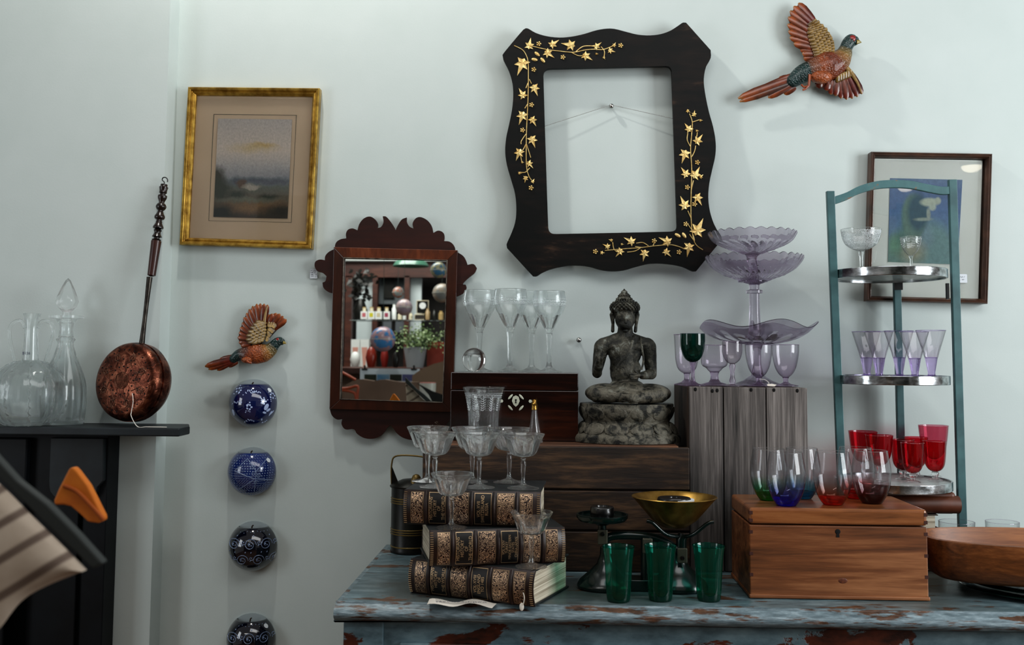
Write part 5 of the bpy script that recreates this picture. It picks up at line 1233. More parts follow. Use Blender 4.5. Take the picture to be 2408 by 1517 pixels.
# ================= books =================
def book(A, B, th, W, label, title, vol, spx=1, dim=False, name='leather_book'):
    """A,B spine bottom corners (left,right); W width going away from the spine"""
    A, B = Vector(A), Vector(B); d = (B-A); Lg = d.length; ex = d.normalized(); ey = Vector((-ex.y, ex.x, 0)); ez = Vector((0, 0, 1))
    M = Matrix((ex, ey, ez)).transposed().to_4x4(); M = Matrix.Translation(A) @ M
    root = thing(name, label, 'book', tuple(A+ex*Lg/2+ey*W/2), 'leather history volumes stacked on the dresser')
    def T(p): return M @ Vector(p)
    def bx(a, b_): return G().box(a, b_, M)
    bx((.001, .006, 0), (Lg-.001, W, .003)).obj('cover_board', M_cover, root, bevel=.0008); bx((.001, .006, th-.003), (Lg-.001, W, th)).obj('cover_board', M_cover, root, bevel=.0008)
    bx((.005, .006, .003), (Lg-.005, W-.006, th-.003)).obj('page_block', M_page, root)
    # rounded spine
    n = 15; bow = .010
    def prof(k, off=0): t = k/(n-1); z = th*t; return (-bow*math.sin(math.pi*t)**.7*1-off+.006*0, z)
    g = G(); secs = [0, .004, .008]; 
    xs = [0, .003, Lg-.003, Lg]
    vs = []; fs = []
    for x in xs:
        for k in range(n): y, z = prof(k); vs.append(T((x, y+.002+(.002 if x in (0, Lg) else 0), z)))
        for k in range(n-1, -1, -1): y, z = prof(k); vs.append(T((x, y+.006, z*.9+.05*th)))
    for i in range(len(xs)-1):
        for k in range(2*n): k2_ = (k+1) % (2*n); fs.append((i*2*n+k, i*2*n+k2_, (i+1)*2*n+k2_, (i+1)*2*n+k))
    fs += [tuple(range(2*n-1, -1, -1)), tuple(3*2*n+i for i in range(2*n))]
    sp = g.add(vs, fs).obj('spine', M_leather, root)
    def panel(x0, x1, m, nm, off, par=sp, e=.07):
        g = G(); vs = []; fs = []; nn = 13
        for x in (x0, x1):
            for k in range(nn):
                t = e+(1-2*e)*k/(nn-1); y = -bow*math.sin(math.pi*t)**.7-off+.002; vs.append(T((x, y, th*t)))
        for k in range(nn-1): fs.append((k, k+1, nn+k+1, nn+k))
        return g.add(vs, fs).obj(nm, m, par)
    edges = [0.012, .168, .332, .50, .665, .83, .985]
    # raised bands
    for e in edges[1:-1]:
        g = G(); g.tube([T((Lg*e, -bow*math.sin(math.pi*t)**.7+.0015, th*t)) for t in [.03+.94*k/12 for k in range(13)]], .0024, 8); g.obj('raised_band', M_leather, sp)
    for i in range(6):
        x0, x1 = Lg*edges[i]+(.006 if i else .012), Lg*edges[i+1]-(.006 if i < 5 else .012)
        if i in (1, 3):
            panel(x0-.0008, x1+.0008, M_giltline, 'gilt_border', .0003, e=.055); pl = panel(x0, x1, M_label, 'title_panel', .0006)
            body, sz = (title if i == 1 else vol)
            # lettering reads up the spine
            xm = (x0+x1)/2; Mt = M @ Matrix.Translation((xm, -bow-.0012+.002, th*.5)) @ Matrix.Rotation(math.pi/2, 4, 'X') @ Matrix.Rotation(math.pi/2, 4, 'Z')
            t_ = text(body, sz, M_giltline, Mt, 'gilt_lettering', pl, ext=0, sx=.86)
            Mi = M.inverted()
            for v in t_.data.vertices:
                w = Mi @ (v.co+Vector(root['_loc'])); tt = min(.99, max(.01, w.z/th)); w.y = -bow*math.sin(math.pi*tt)**.7-.0012+.002; v.co = (M @ w)-Vector(root['_loc'])
        else:
            panel(x0-.0008, x1+.0008, M_giltline, 'gilt_border', .0003, e=.055); panel(x0-.0002, x1+.0002, M_leather, 'tooled_ground', .0005, e=.062); pl = panel(x0+.0006, x1-.0006, M_gilt, 'gilt_tooled_panel', .0009)
    for xx in (.004, Lg-.004):
        g = G()
        for k in range(16): t = .06+.88*k/15; y = -bow*math.sin(math.pi*t)**.7+.0016; g.box((xx-.0028, y-.0006, th*t-.0006), (xx+.0028, y, th*t+.0006), M)
        g.obj('gilt_dentil', M_giltline, sp)
    return root, T
TT = "HISTORIANS'\nHISTORY\nOF\nTHE·WORLD"
r3, T3 = book((-.260, -.479, DZ+.001), (-.028, -.573, DZ+.001), .0625, .170, 'lowest leather history volume, its pale page edges facing right', (TT, .0086), ('VOL·XVIII\nENGLAND\nTO 1485', .0085))
r2, T2 = book((-.216, -.556, Z3-.0003), (.026, -.500, Z3-.0003), .0635, .170, 'middle leather history volume on Turkey and China, turned outward', (TT, .0086), ('VOL·XXIV\nTURKEY\nMINOR EASTERN\nSTATES\nCHINA-JAPAN', .0066))
r1, T1 = book((-.271, -.498, Z2), (-.018, -.512, Z2), .0635, .170, 'topmost leather history volume carrying the cut coupes', (TT, .0086), ('VOL·XVII\nSWITZERLAND\nRUSSIA', .0085))
# paper marker and strings
a = P(1278, 1392, -.56); 
g = G(); g.tube(spline([T3((.228, -.004, .03)), T3((.236, -.012, .02)), T3((.236, -.014, .01)), T3((.232, -.013, .002))], 5), .0007, 5)
q = T3((.232, -.0135, .004)); g.ball((q.x, q.y, q.z-.002), (.004, .0012, .007)); g.obj('hanging_tag', M_paper, r3)
q = T2((.012, .012, .010)); 
t_ = G().add([T1((-.006, .05, .048)), T1((.004, .03, .062)), T1((.002, .02, .028))], [(0, 1, 2)], False).obj('paper_slip', mat('kraft_slip', '#8f7350', .8), r1)
pts = [PZ(1010, 1413, DZ), PZ(1060, 1418, DZ), PZ(1110, 1416, DZ), PZ(1168, 1421, DZ)]; pb_ = [PZ(1004, 1427, DZ), PZ(1055, 1430, DZ), PZ(1105, 1427, DZ), PZ(1157, 1433, DZ)]
g = G(); vs = []; hh = [.004, .001, .003, .001]
for a, b_, h in zip(spline(pts, 5), spline(pb_, 5), [.0012+.0022*(1+math.sin(i*.75)) for i in range(16)]): vs += [a+Vector((0, 0, h)), b_+Vector((0, 0, h+.0006))]
g.add(vs, [(2*i, 2*i+1, 2*i+3, 2*i+2) for i in range(len(vs)//2-1)])
c0 = PZ(1085, 1424, DZ)
ps_ = thing('paper_strip', 'curled strip of white paper with handwriting on the dresser before the books', 'paper', tuple(c0))
sl = g.obj('strip', M_paper, ps_)
scribble(c0+Vector((0, 0, .0062)), .09, .012, 1, M_ink, sl, up=(0, 1, 0), seed=4, r=.0003)

# ================= tin =================
c = (-.314, -.085, DZ+.001); s = depth(c)/F
tn = thing('tin_canister', 'black japanned tin with gold bands, wire bail handle and spout, behind the books', 'tin', c)
R = .0455; H = .143
G().lathe([(0, 0), (R, 0), (R+.001, .003), (R, .006), (R, H-.01), (R, H), (0, H)], 40, c=c).obj('can', M_tin, tn)
for h in (.012, .040, .045, .050, .108, .113, .118): G().lathe([(R, h), (R+.0012, h+.0008), (R+.0012, h+.0022), (R, h+.003)], 40, c=c, closed=True).obj('gold_band', M_tinband, tn)
G().lathe([(0, H), (R+.003, H), (R+.004, H+.003), (R, H+.006), (R*.5, H+.016), (0, H+.019)], 40, c=c).obj('lid', M_tin, tn)
zt_ = P(940, 1072, -.085).z; zx = c[0]-R
pts = spline([Vector((zx, -.085, DZ+H)), Vector((zx-.001, -.085, zt_-.02)), Vector((zx+.012, -.085, zt_)), Vector((c[0]+.03, -.085, zt_-.003)), Vector((c[0]+R-.004, -.085, zt_-.02)), Vector((c[0]+R-.002, -.085, DZ+H+.004))], 6)
G().tube(pts, .0019, 8).obj('bail_handle', M_tinband, tn)
G().prism([[(zx-.001, DZ+H-.002), (zx, DZ+H+.045), (zx+.018, DZ+H+.002)]], -.087, -.083).obj('handle_bracket', M_tin, tn)
p = P(974, 1130, -.11); G().lathe([(.0105, 0), (.0105, .018), (.009, .024), (.004, .028), (0, .0285)], 24, M=Matrix.Translation((p.x, -.11, DZ+H+.004)) @ Matrix.Rotation(.25, 4, 'Y')).obj('spout_cap', M_tinband, tn)

# ================= weighing scale =================
sc0 = (.165, -.43, DZ+.001)
ws = thing('weighing_scale', 'dark green enamel kitchen balance scale with a brass pan, behind the green tumblers', 'scale', sc0)
def spx(px, Y): return P(px, 1250, Y).x
YL_ = -.425
xl, xr, xm = spx(1416, YL_), spx(1602, YL_), spx(1521, YL_)
g = G()
for x in (xl+.008, xr-.004): g.lathe([(0, 0), (.054, 0), (.056, .006), (.05, .016), (.034, .030), (.018, .046), (.012, .062), (.011, .078), (0, .079)], 40, c=(x, YL_+.01, DZ+.001), ey=.8)
g.box((xl, YL_-.016, DZ+.001), (xr, YL_+.03, DZ+.022)); g.obj('base', M_green, ws, bevel=.002)
g = G()
bm_ = spline([Vector((xl, YL_, .985)), Vector((xl+.02, YL_, 1.0)), Vector((xm, YL_, 1.0)), Vector((xr-.03, YL_, .99)), Vector((xr+.002, YL_, .968))], 5)
g.tube(bm_, .008, 8); g.tube([Vector((xm, YL_, .92)), Vector((xm, YL_, 1.0))], .012, 10)
g.tube([(xl, YL_, .985), (xl, YL_, 1.025)], .008, 10); g.tube([(xr, YL_, .968), (xr, YL_, .995), (xr+.004, YL_, 1.005)], .010, 10)
g.obj('beam', M_green, ws)
for x, z in ((xl, 1.0), (xm, .985), (xr, .968)):
    b_ = G().box((x-.0095, YL_-.016, z-.014), (x+.0095, YL_-.012, z+.014)).obj('bearing_plate', mat('dull_plated_steel', '#5b5a50', .4, .7), ws, bevel=.003, seg=3)
    G().lathe([(0, 0), (.0042, 0), (.0035, .002), (0, .0025)], 16, M=Matrix.Translation((x, YL_-.016, z+(-.004 if x != xl else .006))) @ Matrix.Rotation(math.pi/2, 4, 'X')).obj('screw', M_iwt, b_)
zp = 1.033
G().lathe([(0, -.004), (.012, -.012), (.02, -.004), (.044, -.004), (.049, .002), (.049, .008), (.0455, .008), (.0455, .003), (0, .002)], 48, c=(xl, YL_, zp)).obj('weight_plate', M_green, ws)
zr = 1.074
def pn(a, r, z):
    k = abs(math.cos(a)); return (r*(1+.06*k**6), z+(-.006*math.sin(a)*0)+.0)
pan = G().lathe([(0, -.056), (.022, -.055), (.04, -.042), (.058, -.020), (.072, -.003), (.0765, .001), (.0755, .0022), (.070, -.001), (.056, -.018), (.039, -.039), (.022, -.052), (0, -.053)], 64, c=(spx(1586, YL_), YL_, zr), ey=1.0, flute=pn).obj('brass_pan', M_brass, ws)
x2 = spx(1586, YL_)
g = G()
for sx in (-1, 1): g.tube(spline([(xr, YL_, 1.0), (xr+sx*.025+(-.006), YL_-.02, 1.008), (xr+sx*.05-.006, YL_-.03, 1.03), (xr+sx*.062-.006, YL_-.03, 1.034)], 5), .0035, 8)
g.obj('pan_cradle', M_green, ws)
wt = G().lathe([(0, 0), (.0215, 0), (.0225, .003), (.0225, .017), (.021, .019), (.013, .0195), (.012, .0165), (0, .0165)], 32, c=(xl, YL_, zp+.003)).obj('iron_weight', M_iwt, loc=(xl, YL_, zp+.003)); tag(wt, 'black round iron weight on the left plate of the green scale', 'weight')
w2 = thing('iron_weight', 'large flat black iron weight lying in the brass pan', 'weight', (x2-.001, YL_-.005, zr-.045))
G().lathe([(0, 0), (.030, 0), (.032, .003), (.032, .038), (.030, .041), (.009, .041), (.008, .037), (0, .037)], 40, c=(x2-.001, YL_-.005, zr-.0405), ey=.9).obj('weight_body', M_iwt, w2)
G().lathe([(.027, .037), (.033, .037), (.033, .041), (.027, .0414)], 40, c=(x2+.004, YL_-.004, zr-.0435), closed=True, ey=.9).obj('white_ring', M_stick, w2)

# ================= oak bowl and plates =================
for k, r in enumerate((.118, .130, .136)):
    z = DZ+.001+.0095*(2-k)
    pc_ = (.925, -.375, z)
    o = G().lathe([(0, 0), (r*.55, 0), (r*.6, .002), (r, .0075), (r+.001, .009), (r-.002, .0095), (r*.6, .0045), (0, .0035)], 80, c=pc_).obj('green_plate', M_plate, loc=pc_)
    tag(o, ['dark green glazed plate, top of three under the oak bowl', 'dark green glazed plate, middle of three under the oak bowl', 'dark green glazed plate, lowest of three under the oak bowl'][k], 'plate', 'dark green plates under the oak bowl')
ob_ = thing('oak_bowl', 'long oval carved oak bowl resting on green plates', 'bowl', (1.02, -.41, DZ+.03))
Mo = Matrix.Translation((1.012, -.415, DZ+.0295)) @ Matrix.Rotation(-.10, 4, 'Z')
def so(r, z):
    out = []
    for i in range(72):
        a = 2*math.pi*i/72; c_, s_ = math.cos(a), math.sin(a); e = 2/2.9
        out.append(Mo @ Vector(((.19+r)*math.copysign(abs(c_)**e, c_), r*1.02*math.copysign(abs(s_)**e, s_), z)))
    return out
g = G(); prof = [(.088, .0), (.101, .008), (.110, .030), (.1145, .070), (.114, .075), (.108, .076), (.106, .072), (.101, .034), (.092, .014), (.078, .008)]
vs = []
for r, z in prof: vs += so(r, z)
L = len(prof); fs = []
for k in range(L-1):
    for i in range(72): j = (i+1) % 72; fs.append((k*72+i, k*72+j, k*72+72+j, k*72+72+i))
fs += [tuple(range(71, -1, -1)), tuple((L-1)*72+i for i in range(72))]
g.add(vs, fs).obj('bowl_body', M_bowlw, ob_)

# ================= stacked books under the rack =================
def plainbook(x0, x1, y0, y1, z0, z1, lab, m_c, rot=0):
    c = ((x0+x1)/2, (y0+y1)/2, z0); M = Matrix.Translation(c) @ Matrix.Rotation(rot, 4, 'Z')
    r = thing('old_book', lab, 'book', c, 'old books under the lowest rack shelf'); hx, hy, h = (x1-x0)/2, (y1-y0)/2, z1-z0
    G().box((-hx, -hy, .0), (hx, hy, .0025), M).obj('cover_board', m_c, r, bevel=.001); G().box((-hx, -hy, h-.0025), (hx, hy, h), M).obj('cover_board', m_c, r, bevel=.001)
    G().box((-hx+.004, -hy+.003, .0025), (hx-.006, hy-.003, h-.0025), M).obj('page_block', M_page, r)
    g = G(); g.tube([M @ Vector((-hx+.002, -hy, h/2)), M @ Vector((-hx+.002, hy, h/2))], h/2, 12, flat=.6, nrm=(0, 0, 1)); g.obj('spine', m_c, r)
M_redc = mat('maroon_cloth', '#4a1c22', .7, c2='#35141a', nscale=40)
zb = [DZ+.001, .946, .984, 1.018, 1.036]
plainbook(.655, .825, -.215, -.058, zb[0], zb[1]-.001, 'thick old book at the bottom of the pile under the rack', M_oldleather)
plainbook(.66, .822, -.21, -.062, zb[1], zb[2]-.001, 'old book with a dark red spine in the pile under the rack', M_redc, .05)
plainbook(.655, .808, -.215, -.06, zb[2], zb[3]-.001, 'ragged grey-paged old book second from the top of the pile under the rack', mat('grey_boards', '#5d554b', .8, c2='#3f382f', nscale=30), -.04)
zz = P(2150, 1172, -.19)
r = thing('leather_folder', 'rolled brown calf leather wrap lying on top of the old book pile', 'folder', (.745, -.15, zb[3]))
g = G(); g.box((.64, -.22, zb[3]), (.842, -.056, SH[2]-.0195)); g.obj('wrap', M_oldleather, r, bevel=.008, seg=4)
bpy.data.objects[r.name]
G().tube([(.64, -.214, zb[3]+.020), (.75, -.216, zb[3]+.020), (.848, -.212, zb[3]+.019)], .0185, 16).obj('rolled_edge', M_oldleather, r)
# twig behind the mirror
p = P(1030, 1018, -.03)
bw = thing('dried_twig_bundle', 'dark dry twig tangle on the crate between mirror and rosewood box', 'twigs', (p.x, -.06, CZ))
g = G(); random.seed(11)
for k in range(9):
    a0 = Vector((-.235+random.uniform(-.004, .004), -.10+random.uniform(-.03, .03), CZ+.002)); pts = [a0]
    for j in range(4): pts.append(pts[-1]+Vector((random.uniform(-.016, .010), random.uniform(-.012, .008), random.uniform(-.004, .012)))); pts[-1].z = max(CZ+.002, pts[-1].z)
    g.tube(spline(pts, 4), .0012, 5)
g.obj('twigs', M_twig, bw)
# small marks on the plaster
M_mark = mat('pencil_grey_mark', '#59544f', .9)
# ================= foreground: lamp shade and toy beak =================
YF = -1.42
def FP(x, y, dy=0): return P(x, y, YF+dy)
fs_ = thing('striped_panel', 'blurred cream striped fabric panel with a dark edge band, near the camera at lower left', 'panel', tuple(FP(60, 1400)))
top = [(-60, 1085), (15, 1152), (70, 1207), (140, 1275), (205, 1340)]; bot = [(-60, 1545), (0, 1478), (50, 1415), (110, 1378), (205, 1340)]
tp = spline([FP(*q) for q in top], 6); bt = spline([FP(*q) for q in bot], 6)
M_cv, nt, b = new('striped_cream_cloth')
v = coords(nt, (1, 1, 1)); sp = N(nt, 'ShaderNodeSeparateXYZ'); nt.links.new(v, sp.inputs[0])
q = maths(nt, 'ADD', sp.outputs[2], maths(nt, 'MULTIPLY', sp.outputs[0], -.62)); q = maths(nt, 'FRACT', maths(nt, 'DIVIDE', maths(nt, 'ADD', q, .5), .034))
n1 = noise(nt, v, 30, 3)
nt.links.new(mixc(nt, ramp(nt, q, [(.0, (1, 1, 1)), (.16, (1, 1, 1)), (.26, (0, 0, 0)), (.9, (0, 0, 0)), (1, (1, 1, 1))]), ramp(nt, n1, [(.3, '#9c8f80'), (.7, '#a89c8e')]), '#5f5147'), b.inputs['Base Color']); b.inputs['Roughness'].default_value = .8
g = G(); vs = []
for a, c_ in zip(tp, bt):
    for k in range(7): t = k/6; q_ = a.lerp(c_, t); q_.y -= .01*math.sin(math.pi*t); vs.append(q_)
g.add(vs, [(7*i+k, 7*i+k+1, 7*i+8+k, 7*i+7+k) for i in range(len(tp)-1) for k in range(6)]); o = g.obj('fabric_panel', M_cv, fs_)
so_ = o.modifiers.new('s', 'SOLIDIFY'); so_.thickness = .002
g = G(); e0 = [FP(x+2, y-4) for x, y in [(-60, 1080), (15, 1148), (70, 1203), (140, 1271), (215, 1343)]]; e1 = [FP(x, y) for x, y in [(-60, 1020), (40, 1130), (110, 1185), (180, 1255), (243, 1325)]]
n_ = 5; vs = []
for a, c_ in zip(e0, e1): vs += [a, c_, c_+Vector((0, .012, 0)), a+Vector((0, .012, 0))]
g.add(vs, [(4*i+k, 4*i+(k+1) % 4, 4*i+4+(k+1) % 4, 4*i+4+k) for i in range(4) for k in range(4)]+[(3, 2, 1, 0), (16, 17, 18, 19)], False).obj('edge_band', mat('charcoal_band', '#242928', .7), fs_, bevel=.002)
pl_ = FP(120, 1700)
G().tube([FP(40, 1300, .014), Vector((FP(40, 1300).x, YF+.02, 0))], .01, 12).obj('support_pole', mat('dark_pole', '#040505', 1.0, spec=0), fs_)
bk = [(168, 1100), (178, 1097), (188, 1108), (212, 1140), (232, 1180), (248, 1212), (250, 1222), (235, 1229), (212, 1226), (190, 1205), (172, 1190), (155, 1186), (133, 1186), (132, 1175), (145, 1145)]
YK = -1.2
ob2 = thing('orange_felt_ornament', 'blurred orange beak-shaped felt ornament near the mantelpiece, behind the striped panel', 'ornament', tuple(P(190, 1165, YK)))
M_or = mat('orange_felt', '#b4690f', .75, c2='#a3560c', nscale=20, bs=.1)
g = G().prism([[xz(P(*q, YK)) for q in bk]], YK-.006, YK+.006).obj('felt_body', M_or, ob2, bevel=.004, seg=4)
g = G(); a = [P(*q, YK-.007) for q in ((150, 1142), (180, 1155), (215, 1190), (243, 1222))]; g.tube(spline(a, 5), .0025, 8); g.obj('stitched_ridge', mat('dark_orange', '#8a4408', .8), ob2)
q = P(190, 1230, YK); G().tube([P(190, 1200, YK+.004), Vector((q.x, YK+.006, 0))], .003, 8).obj('stick', mat('dark_pole', '#040505', 1.0, spec=0), ob2)
# ================= the shop behind the camera, seen in the mirror =================
def RP(px, py, yy):   # point of the room that the mirror shows at (px,py), at distance yy in front of the wall
    v = P(px, py, yy+2*YM); return Vector((v.x, -yy, v.z))
kM = lambda a: (780+a[0]/3.613, 560+a[1]/3.613)
def RM(x, y, yy): return RP(*kM((x, y)), yy)
YR = 4.9
M_rwall = mat('shop_far_wall', '#5a5c58', .8, c2='#4a4a46', nscale=3)
M_bwood = wood('brown_beam_wood', '#24110a', '#43231a', '#5a3324', (3, 20, 20), .4, .1)
M_winb = mat('daylit_window', '#b8c8cc', .6, emit=.8)
struct(G().box((-2.6, -6.4, 0), (2.6, -6.3, 2.75)).obj('wall_rear', M_rwall))
su = (RM(500, 0, YR)-RM(400, 0, YR)).length/100
def pnl(x0, y0, x1, y1, yy, nm, m_, th=.03, par=None, lab=None, cat=None, group=None):
    a = RM(x0, y0, yy); b_ = RM(x1, y1, yy)
    o = G().box((min(a.x, b_.x), -yy-th, min(a.z, b_.z)), (max(a.x, b_.x), -yy, max(a.z, b_.z))).obj(nm, m_, par, loc=((a.x+b_.x)/2, -yy, min(a.z, b_.z)))
    if lab: tag(o, lab, cat, group)
    elif par is None: struct(o)
    return o
dp_ = thing('shop_divider', 'brown wooden shop divider with glazed openings, seen in the mirror', 'partition', tuple(RM(550, 1390, YR)))
pnl(-300, 200, 1400, 335, YR, 'lintel', M_bwood, .08, dp_)
for x0, x1 in ((115, 145), (345, 366), (618, 640)): pnl(x0, 320, x1, 1700, YR, 'post', M_bwood, .06, dp_)
M_wp = mat('white_painted_post', '#b9c3c4', .5)
for x0, x1 in ((215, 345), (668, 755)): pnl(x0, 335, x1, 900, YR+.1, 'white_panel', M_wp, .04, dp_)
pnl(145, 335, 170, 700, YR+.1, 'white_panel', M_wp, .04, dp_)
pnl(366, 335, 620, 560, YR+.12, 'grey_panel', mat('grey_panel', '#4c5356', .6), .04, dp_); pnl(440, 335, 530, 510, YR+.1, 'dark_picture', M_tin, .01, dp_)
pnl(-300, 335, 1400, 1700, YR+.3, 'dark_backing', mat('dark_backing', '#14100e', .8), .03, dp_)
for x0 in (430, 540): pnl(x0, 705, x0+75, 800, YR+.1, 'grey_fabric', mat('grey_curtain', '#565b60', .8), .02, dp_)
# ceiling piece
pnl(-300, 60, 1400, 195, YR-.05, 'pale_fascia', mat('pale_fascia', '#a9aeac', .7), .05, dp_)
YS = 4.2
shf = thing('wall_shelf', 'thin glass shelf carrying candles and jars, seen in the mirror', 'shelf', tuple(RM(560, 700, YS)))
pnl(150, 696, 1100, 704, YS, 'shelf_board', mat('glass_shelf_edge', '#97a5a4', .2), .2, shf)
ZSH = max(RM(150, 696, YS).z, RM(1100, 696, YS).z)+.0008
sS = (RM(500, 0, YS-.05)-RM(400, 0, YS-.05)).length/100
M_cj = mat('cream_wax_jar', '#c9c2a8', .4); M_bxw = mat('white_card', '#c3c7c4', .6)
for i, (x, col, cn) in enumerate(((270, '#a0565c', 'rose'), (332, '#a7a11c', 'lime'), (394, '#a8a184', 'cream'), (461, '#85344a', 'mulberry'))):
    YY = YS-.06
    a = RM(x-29, 696, YY+.0)
    w = 56*sS; h = 66*sS
    z0 = ZSH
    bx_ = thing('candle_box', 'white candle box with a %s square label on the shelf, seen in the mirror' % cn, 'box', (a.x, -YY, z0), 'candle boxes in the mirror')
    xa = RM(x, 696, YY).x
    G().box((xa-w/2, -YY-w*.6, z0), (xa+w/2, -YY, z0+h)).obj('carton', M_bxw, bx_); G().box((xa-w*.27, -YY, z0+h*.28), (xa+w*.27, -YY+.001, z0+h*.8)).obj('label_square', mat('lab_'+cn, col, .7), bx_)
    j = thing('candle_jar', 'cream candle jar standing on the %s labelled box, seen in the mirror' % cn, 'candle', (xa, -YY-w*.3, z0+h+.001), 'candle jars in the mirror')
    c_ = (xa, -YY-w*.3, z0+h+.001); r_ = w*.27
    G().lathe([(0, 0), (r_, 0), (r_, r_*1.7), (0, r_*1.7)], 20, c=c_).obj('jar', M_cj, j); G().lathe([(0, r_*1.7), (r_*1.03, r_*1.7), (r_*1.03, r_*2.3), (0, r_*2.3)], 20, c=c_).obj('lid', mat('brass_lid', '#b19a6a', .4, .3), j)
z0 = ZSH
for x, w, h, m_, nm, lab in ((510, 40, 130, M_bxw, 'jar', 'tall pale jar right of the candle boxes, seen in the mirror'), (560, 36, 60, M_cj, 'jar', 'small cream jar under the pink globe, seen in the mirror'), (600, 30, 52, M_bxw, 'jar', 'white jar under the pink globe, seen in the mirror'), (655, 34, 56, M_cj, 'jar', 'cream jar right under the pink globe, seen in the mirror'),
        (800, 40, 96, mat('tan_bottle', '#8e7a58', .4), 'bottle', 'tan bottle left of the dark bottle, seen in the mirror'), (858, 40, 90, M_tin, 'bottle', 'dark bottle with a pale label, seen in the mirror'), (915, 44, 76, mat('gold_tube', '#9a8458', .4), 'tube', 'gold cosmetic tube at the shelf right end, seen in the mirror')):
    xa = RM(x, 696, YS-.08).x; c_ = (xa, -YS, z0); r_ = w*sS/2; hh_ = h*sS
    o = G().lathe([(0, 0), (r_, 0), (r_, hh_*.72), (r_*.6, hh_*.8), (r_*.6, hh_), (0, hh_)], 20, c=c_).obj(nm, m_, loc=c_); tag(o, lab, nm)
for x0, y0, x1, y1, m_, lab in ((718, 530, 816, 640, M_tin, 'black framed emblem card on the shelf, seen in the mirror'), (700, 648, 778, 696, mat('dk_box', '#2b2620', .5), 'small dark box with cream rim on the shelf, seen in the mirror')):
    a = RM(x0, y0, YS-.02); b_ = RM(x1, y1, YS-.02); zb_ = z0 if y1 > 660 else b_.z
    f_ = thing('picture_frame' if y0 < 600 else 'card_box', lab, 'frame' if y0 < 600 else 'box', ((a.x+b_.x)/2, -YS, z0))
    G().box((a.x, -YS-.02, zb_), (b_.x, -YS, a.z)).obj('panel', m_, f_)
    G().tube([(a.x, -YS, a.z), (b_.x, -YS, a.z), (b_.x, -YS, zb_), (a.x, -YS, zb_), (a.x, -YS, a.z)], .003, 4).obj('rim', M_cj, f_)
    if y0 < 600: G().lathe([(0, 0), (.022, 0), (.022, .002), (0, .002)], 20, M=Matrix.Translation(((a.x+b_.x)/2, -YS, (a.z+zb_)/2+.01)) @ Matrix.Rotation(-math.pi/2, 4, 'X')).obj('pale_emblem', M_bxw, f_)
# globes
def globe(x, y, r, yy, c1, c2, lab, tw='#8f8f88'):
    c = RM(x, y, yy); s_ = (RM(500, 0, yy)-RM(400, 0, yy)).length/100; R_g = r*s_
    m, nt, b = new('globe_map'); v = coords(nt, (1/R_g,)*3); n1 = noise(nt, v, 1.1, 5, .6, .3)
    nt.links.new(ramp(nt, n1, [(.46, c1), (.50, c2), (.60, c2), (.66, c1)]), b.inputs['Base Color']); b.inputs['Roughness'].default_value = .3
    t = thing('hanging_globe', lab, 'globe', tuple(c), 'hanging globes in the mirror')
    G().ball(c, R_g, 32, 20).obj('map_sphere', m, t); G().lathe([(R_g, -.002), (R_g+.002, -.002), (R_g+.002, .002), (R_g, .002)], 32, c=c, closed=True).obj('equator_band', mat('pale_band', '#a7a7a0', .5), t)
    G().tube([c+Vector((0, 0, R_g)), (c.x, c.y, 2.9)], .0012, 5).obj('hanging_cord', M_line, t)
globe(905, 270, 68, 3.0, '#3a6784', '#8d8a6c', 'blue hanging globe at the top right corner of the mirror')
globe(935, 465, 80, 3.3, '#7d7f7d', '#8f8578', 'large grey hanging globe at the right edge of the mirror')
globe(562, 460, 48, 3.6, '#9aa3a2', '#a5715f', 'smallest pale globe high in the middle of the mirror')
globe(612, 587, 70, 3.3, '#8e7f8a', '#9f8e8c', 'pinkish globe hanging before the mirrored shelf')
globe(432, 858, 106, 2.9, '#3f77a6', '#9b7f86', 'big bright blue globe, lowest and nearest in the mirror')
# green lamp shade
c = RM(670, 240, 3.5); s_ = (RM(500, 0, 3.5)-RM(400, 0, 3.5)).length/100
ls = thing('pendant_lamp', 'green enamel pendant lamp shade at the top of the mirror reflection', 'lamp', tuple(c))
G().lathe([(150*s_, 0), (152*s_, 6*s_), (130*s_, 40*s_), (60*s_, 90*s_), (20*s_, 110*s_), (18*s_, 108*s_), (58*s_, 86*s_), (126*s_, 38*s_), (148*s_, 4*s_)], 40, c=c, closed=True).obj('shade', mat('sage_enamel', '#3f6b58', .35, coat=.3), ls)
G().tube([c+Vector((0, 0, 108*s_)), (c.x, c.y, 2.9)], .003, 6).obj('cord', M_line, ls)
# plant, pots
YP = 3.7; c = RM(705, 1100, YP); s_ = (RM(500, 0, YP)-RM(400, 0, YP)).length/100
pt = thing('potted_plant', 'bushy green plant in a pale grey pot, seen in the mirror', 'plant', tuple(c))
G().lathe([(0, 0), (70*s_, 0), (98*s_, 170*s_), (90*s_, 170*s_), (66*s_, 8*s_), (0, 8*s_)], 32, c=c, ).obj('pot', mat('pale_grey_pot', '#8e9396', .5), pt)
g = G(); random.seed(4)
for k in range(750):
    x = random.gauss(745, 95); y = random.gauss(855, 48)
    if not 520 < x < 990: continue
    q = RM(x, y, YP-random.uniform(-.12, .12)); L_ = random.uniform(14, 26)*s_; a = random.uniform(0, 6.28); d = Vector((math.cos(a), random.uniform(-.5, .5), math.sin(a)*.8+.2)).normalized()*L_; n_ = d.cross(Vector((random.uniform(-1, 1), 1, random.uniform(-1, 1)))).normalized()*L_*.33
    g.add([q, q+d*.5+n_, q+d, q+d*.5-n_], [(0, 1, 2, 3)], False)
m_, nt, b = new('pale_green_leaf'); v = coords(nt); n1 = noise(nt, v, 18, 2); nt.links.new(ramp(nt, n1, [(.35, '#2f4a25'), (.5, '#77905a'), (.65, '#b5c59a')]), b.inputs['Base Color'])
g.obj('foliage', m_, pt)
g = G()
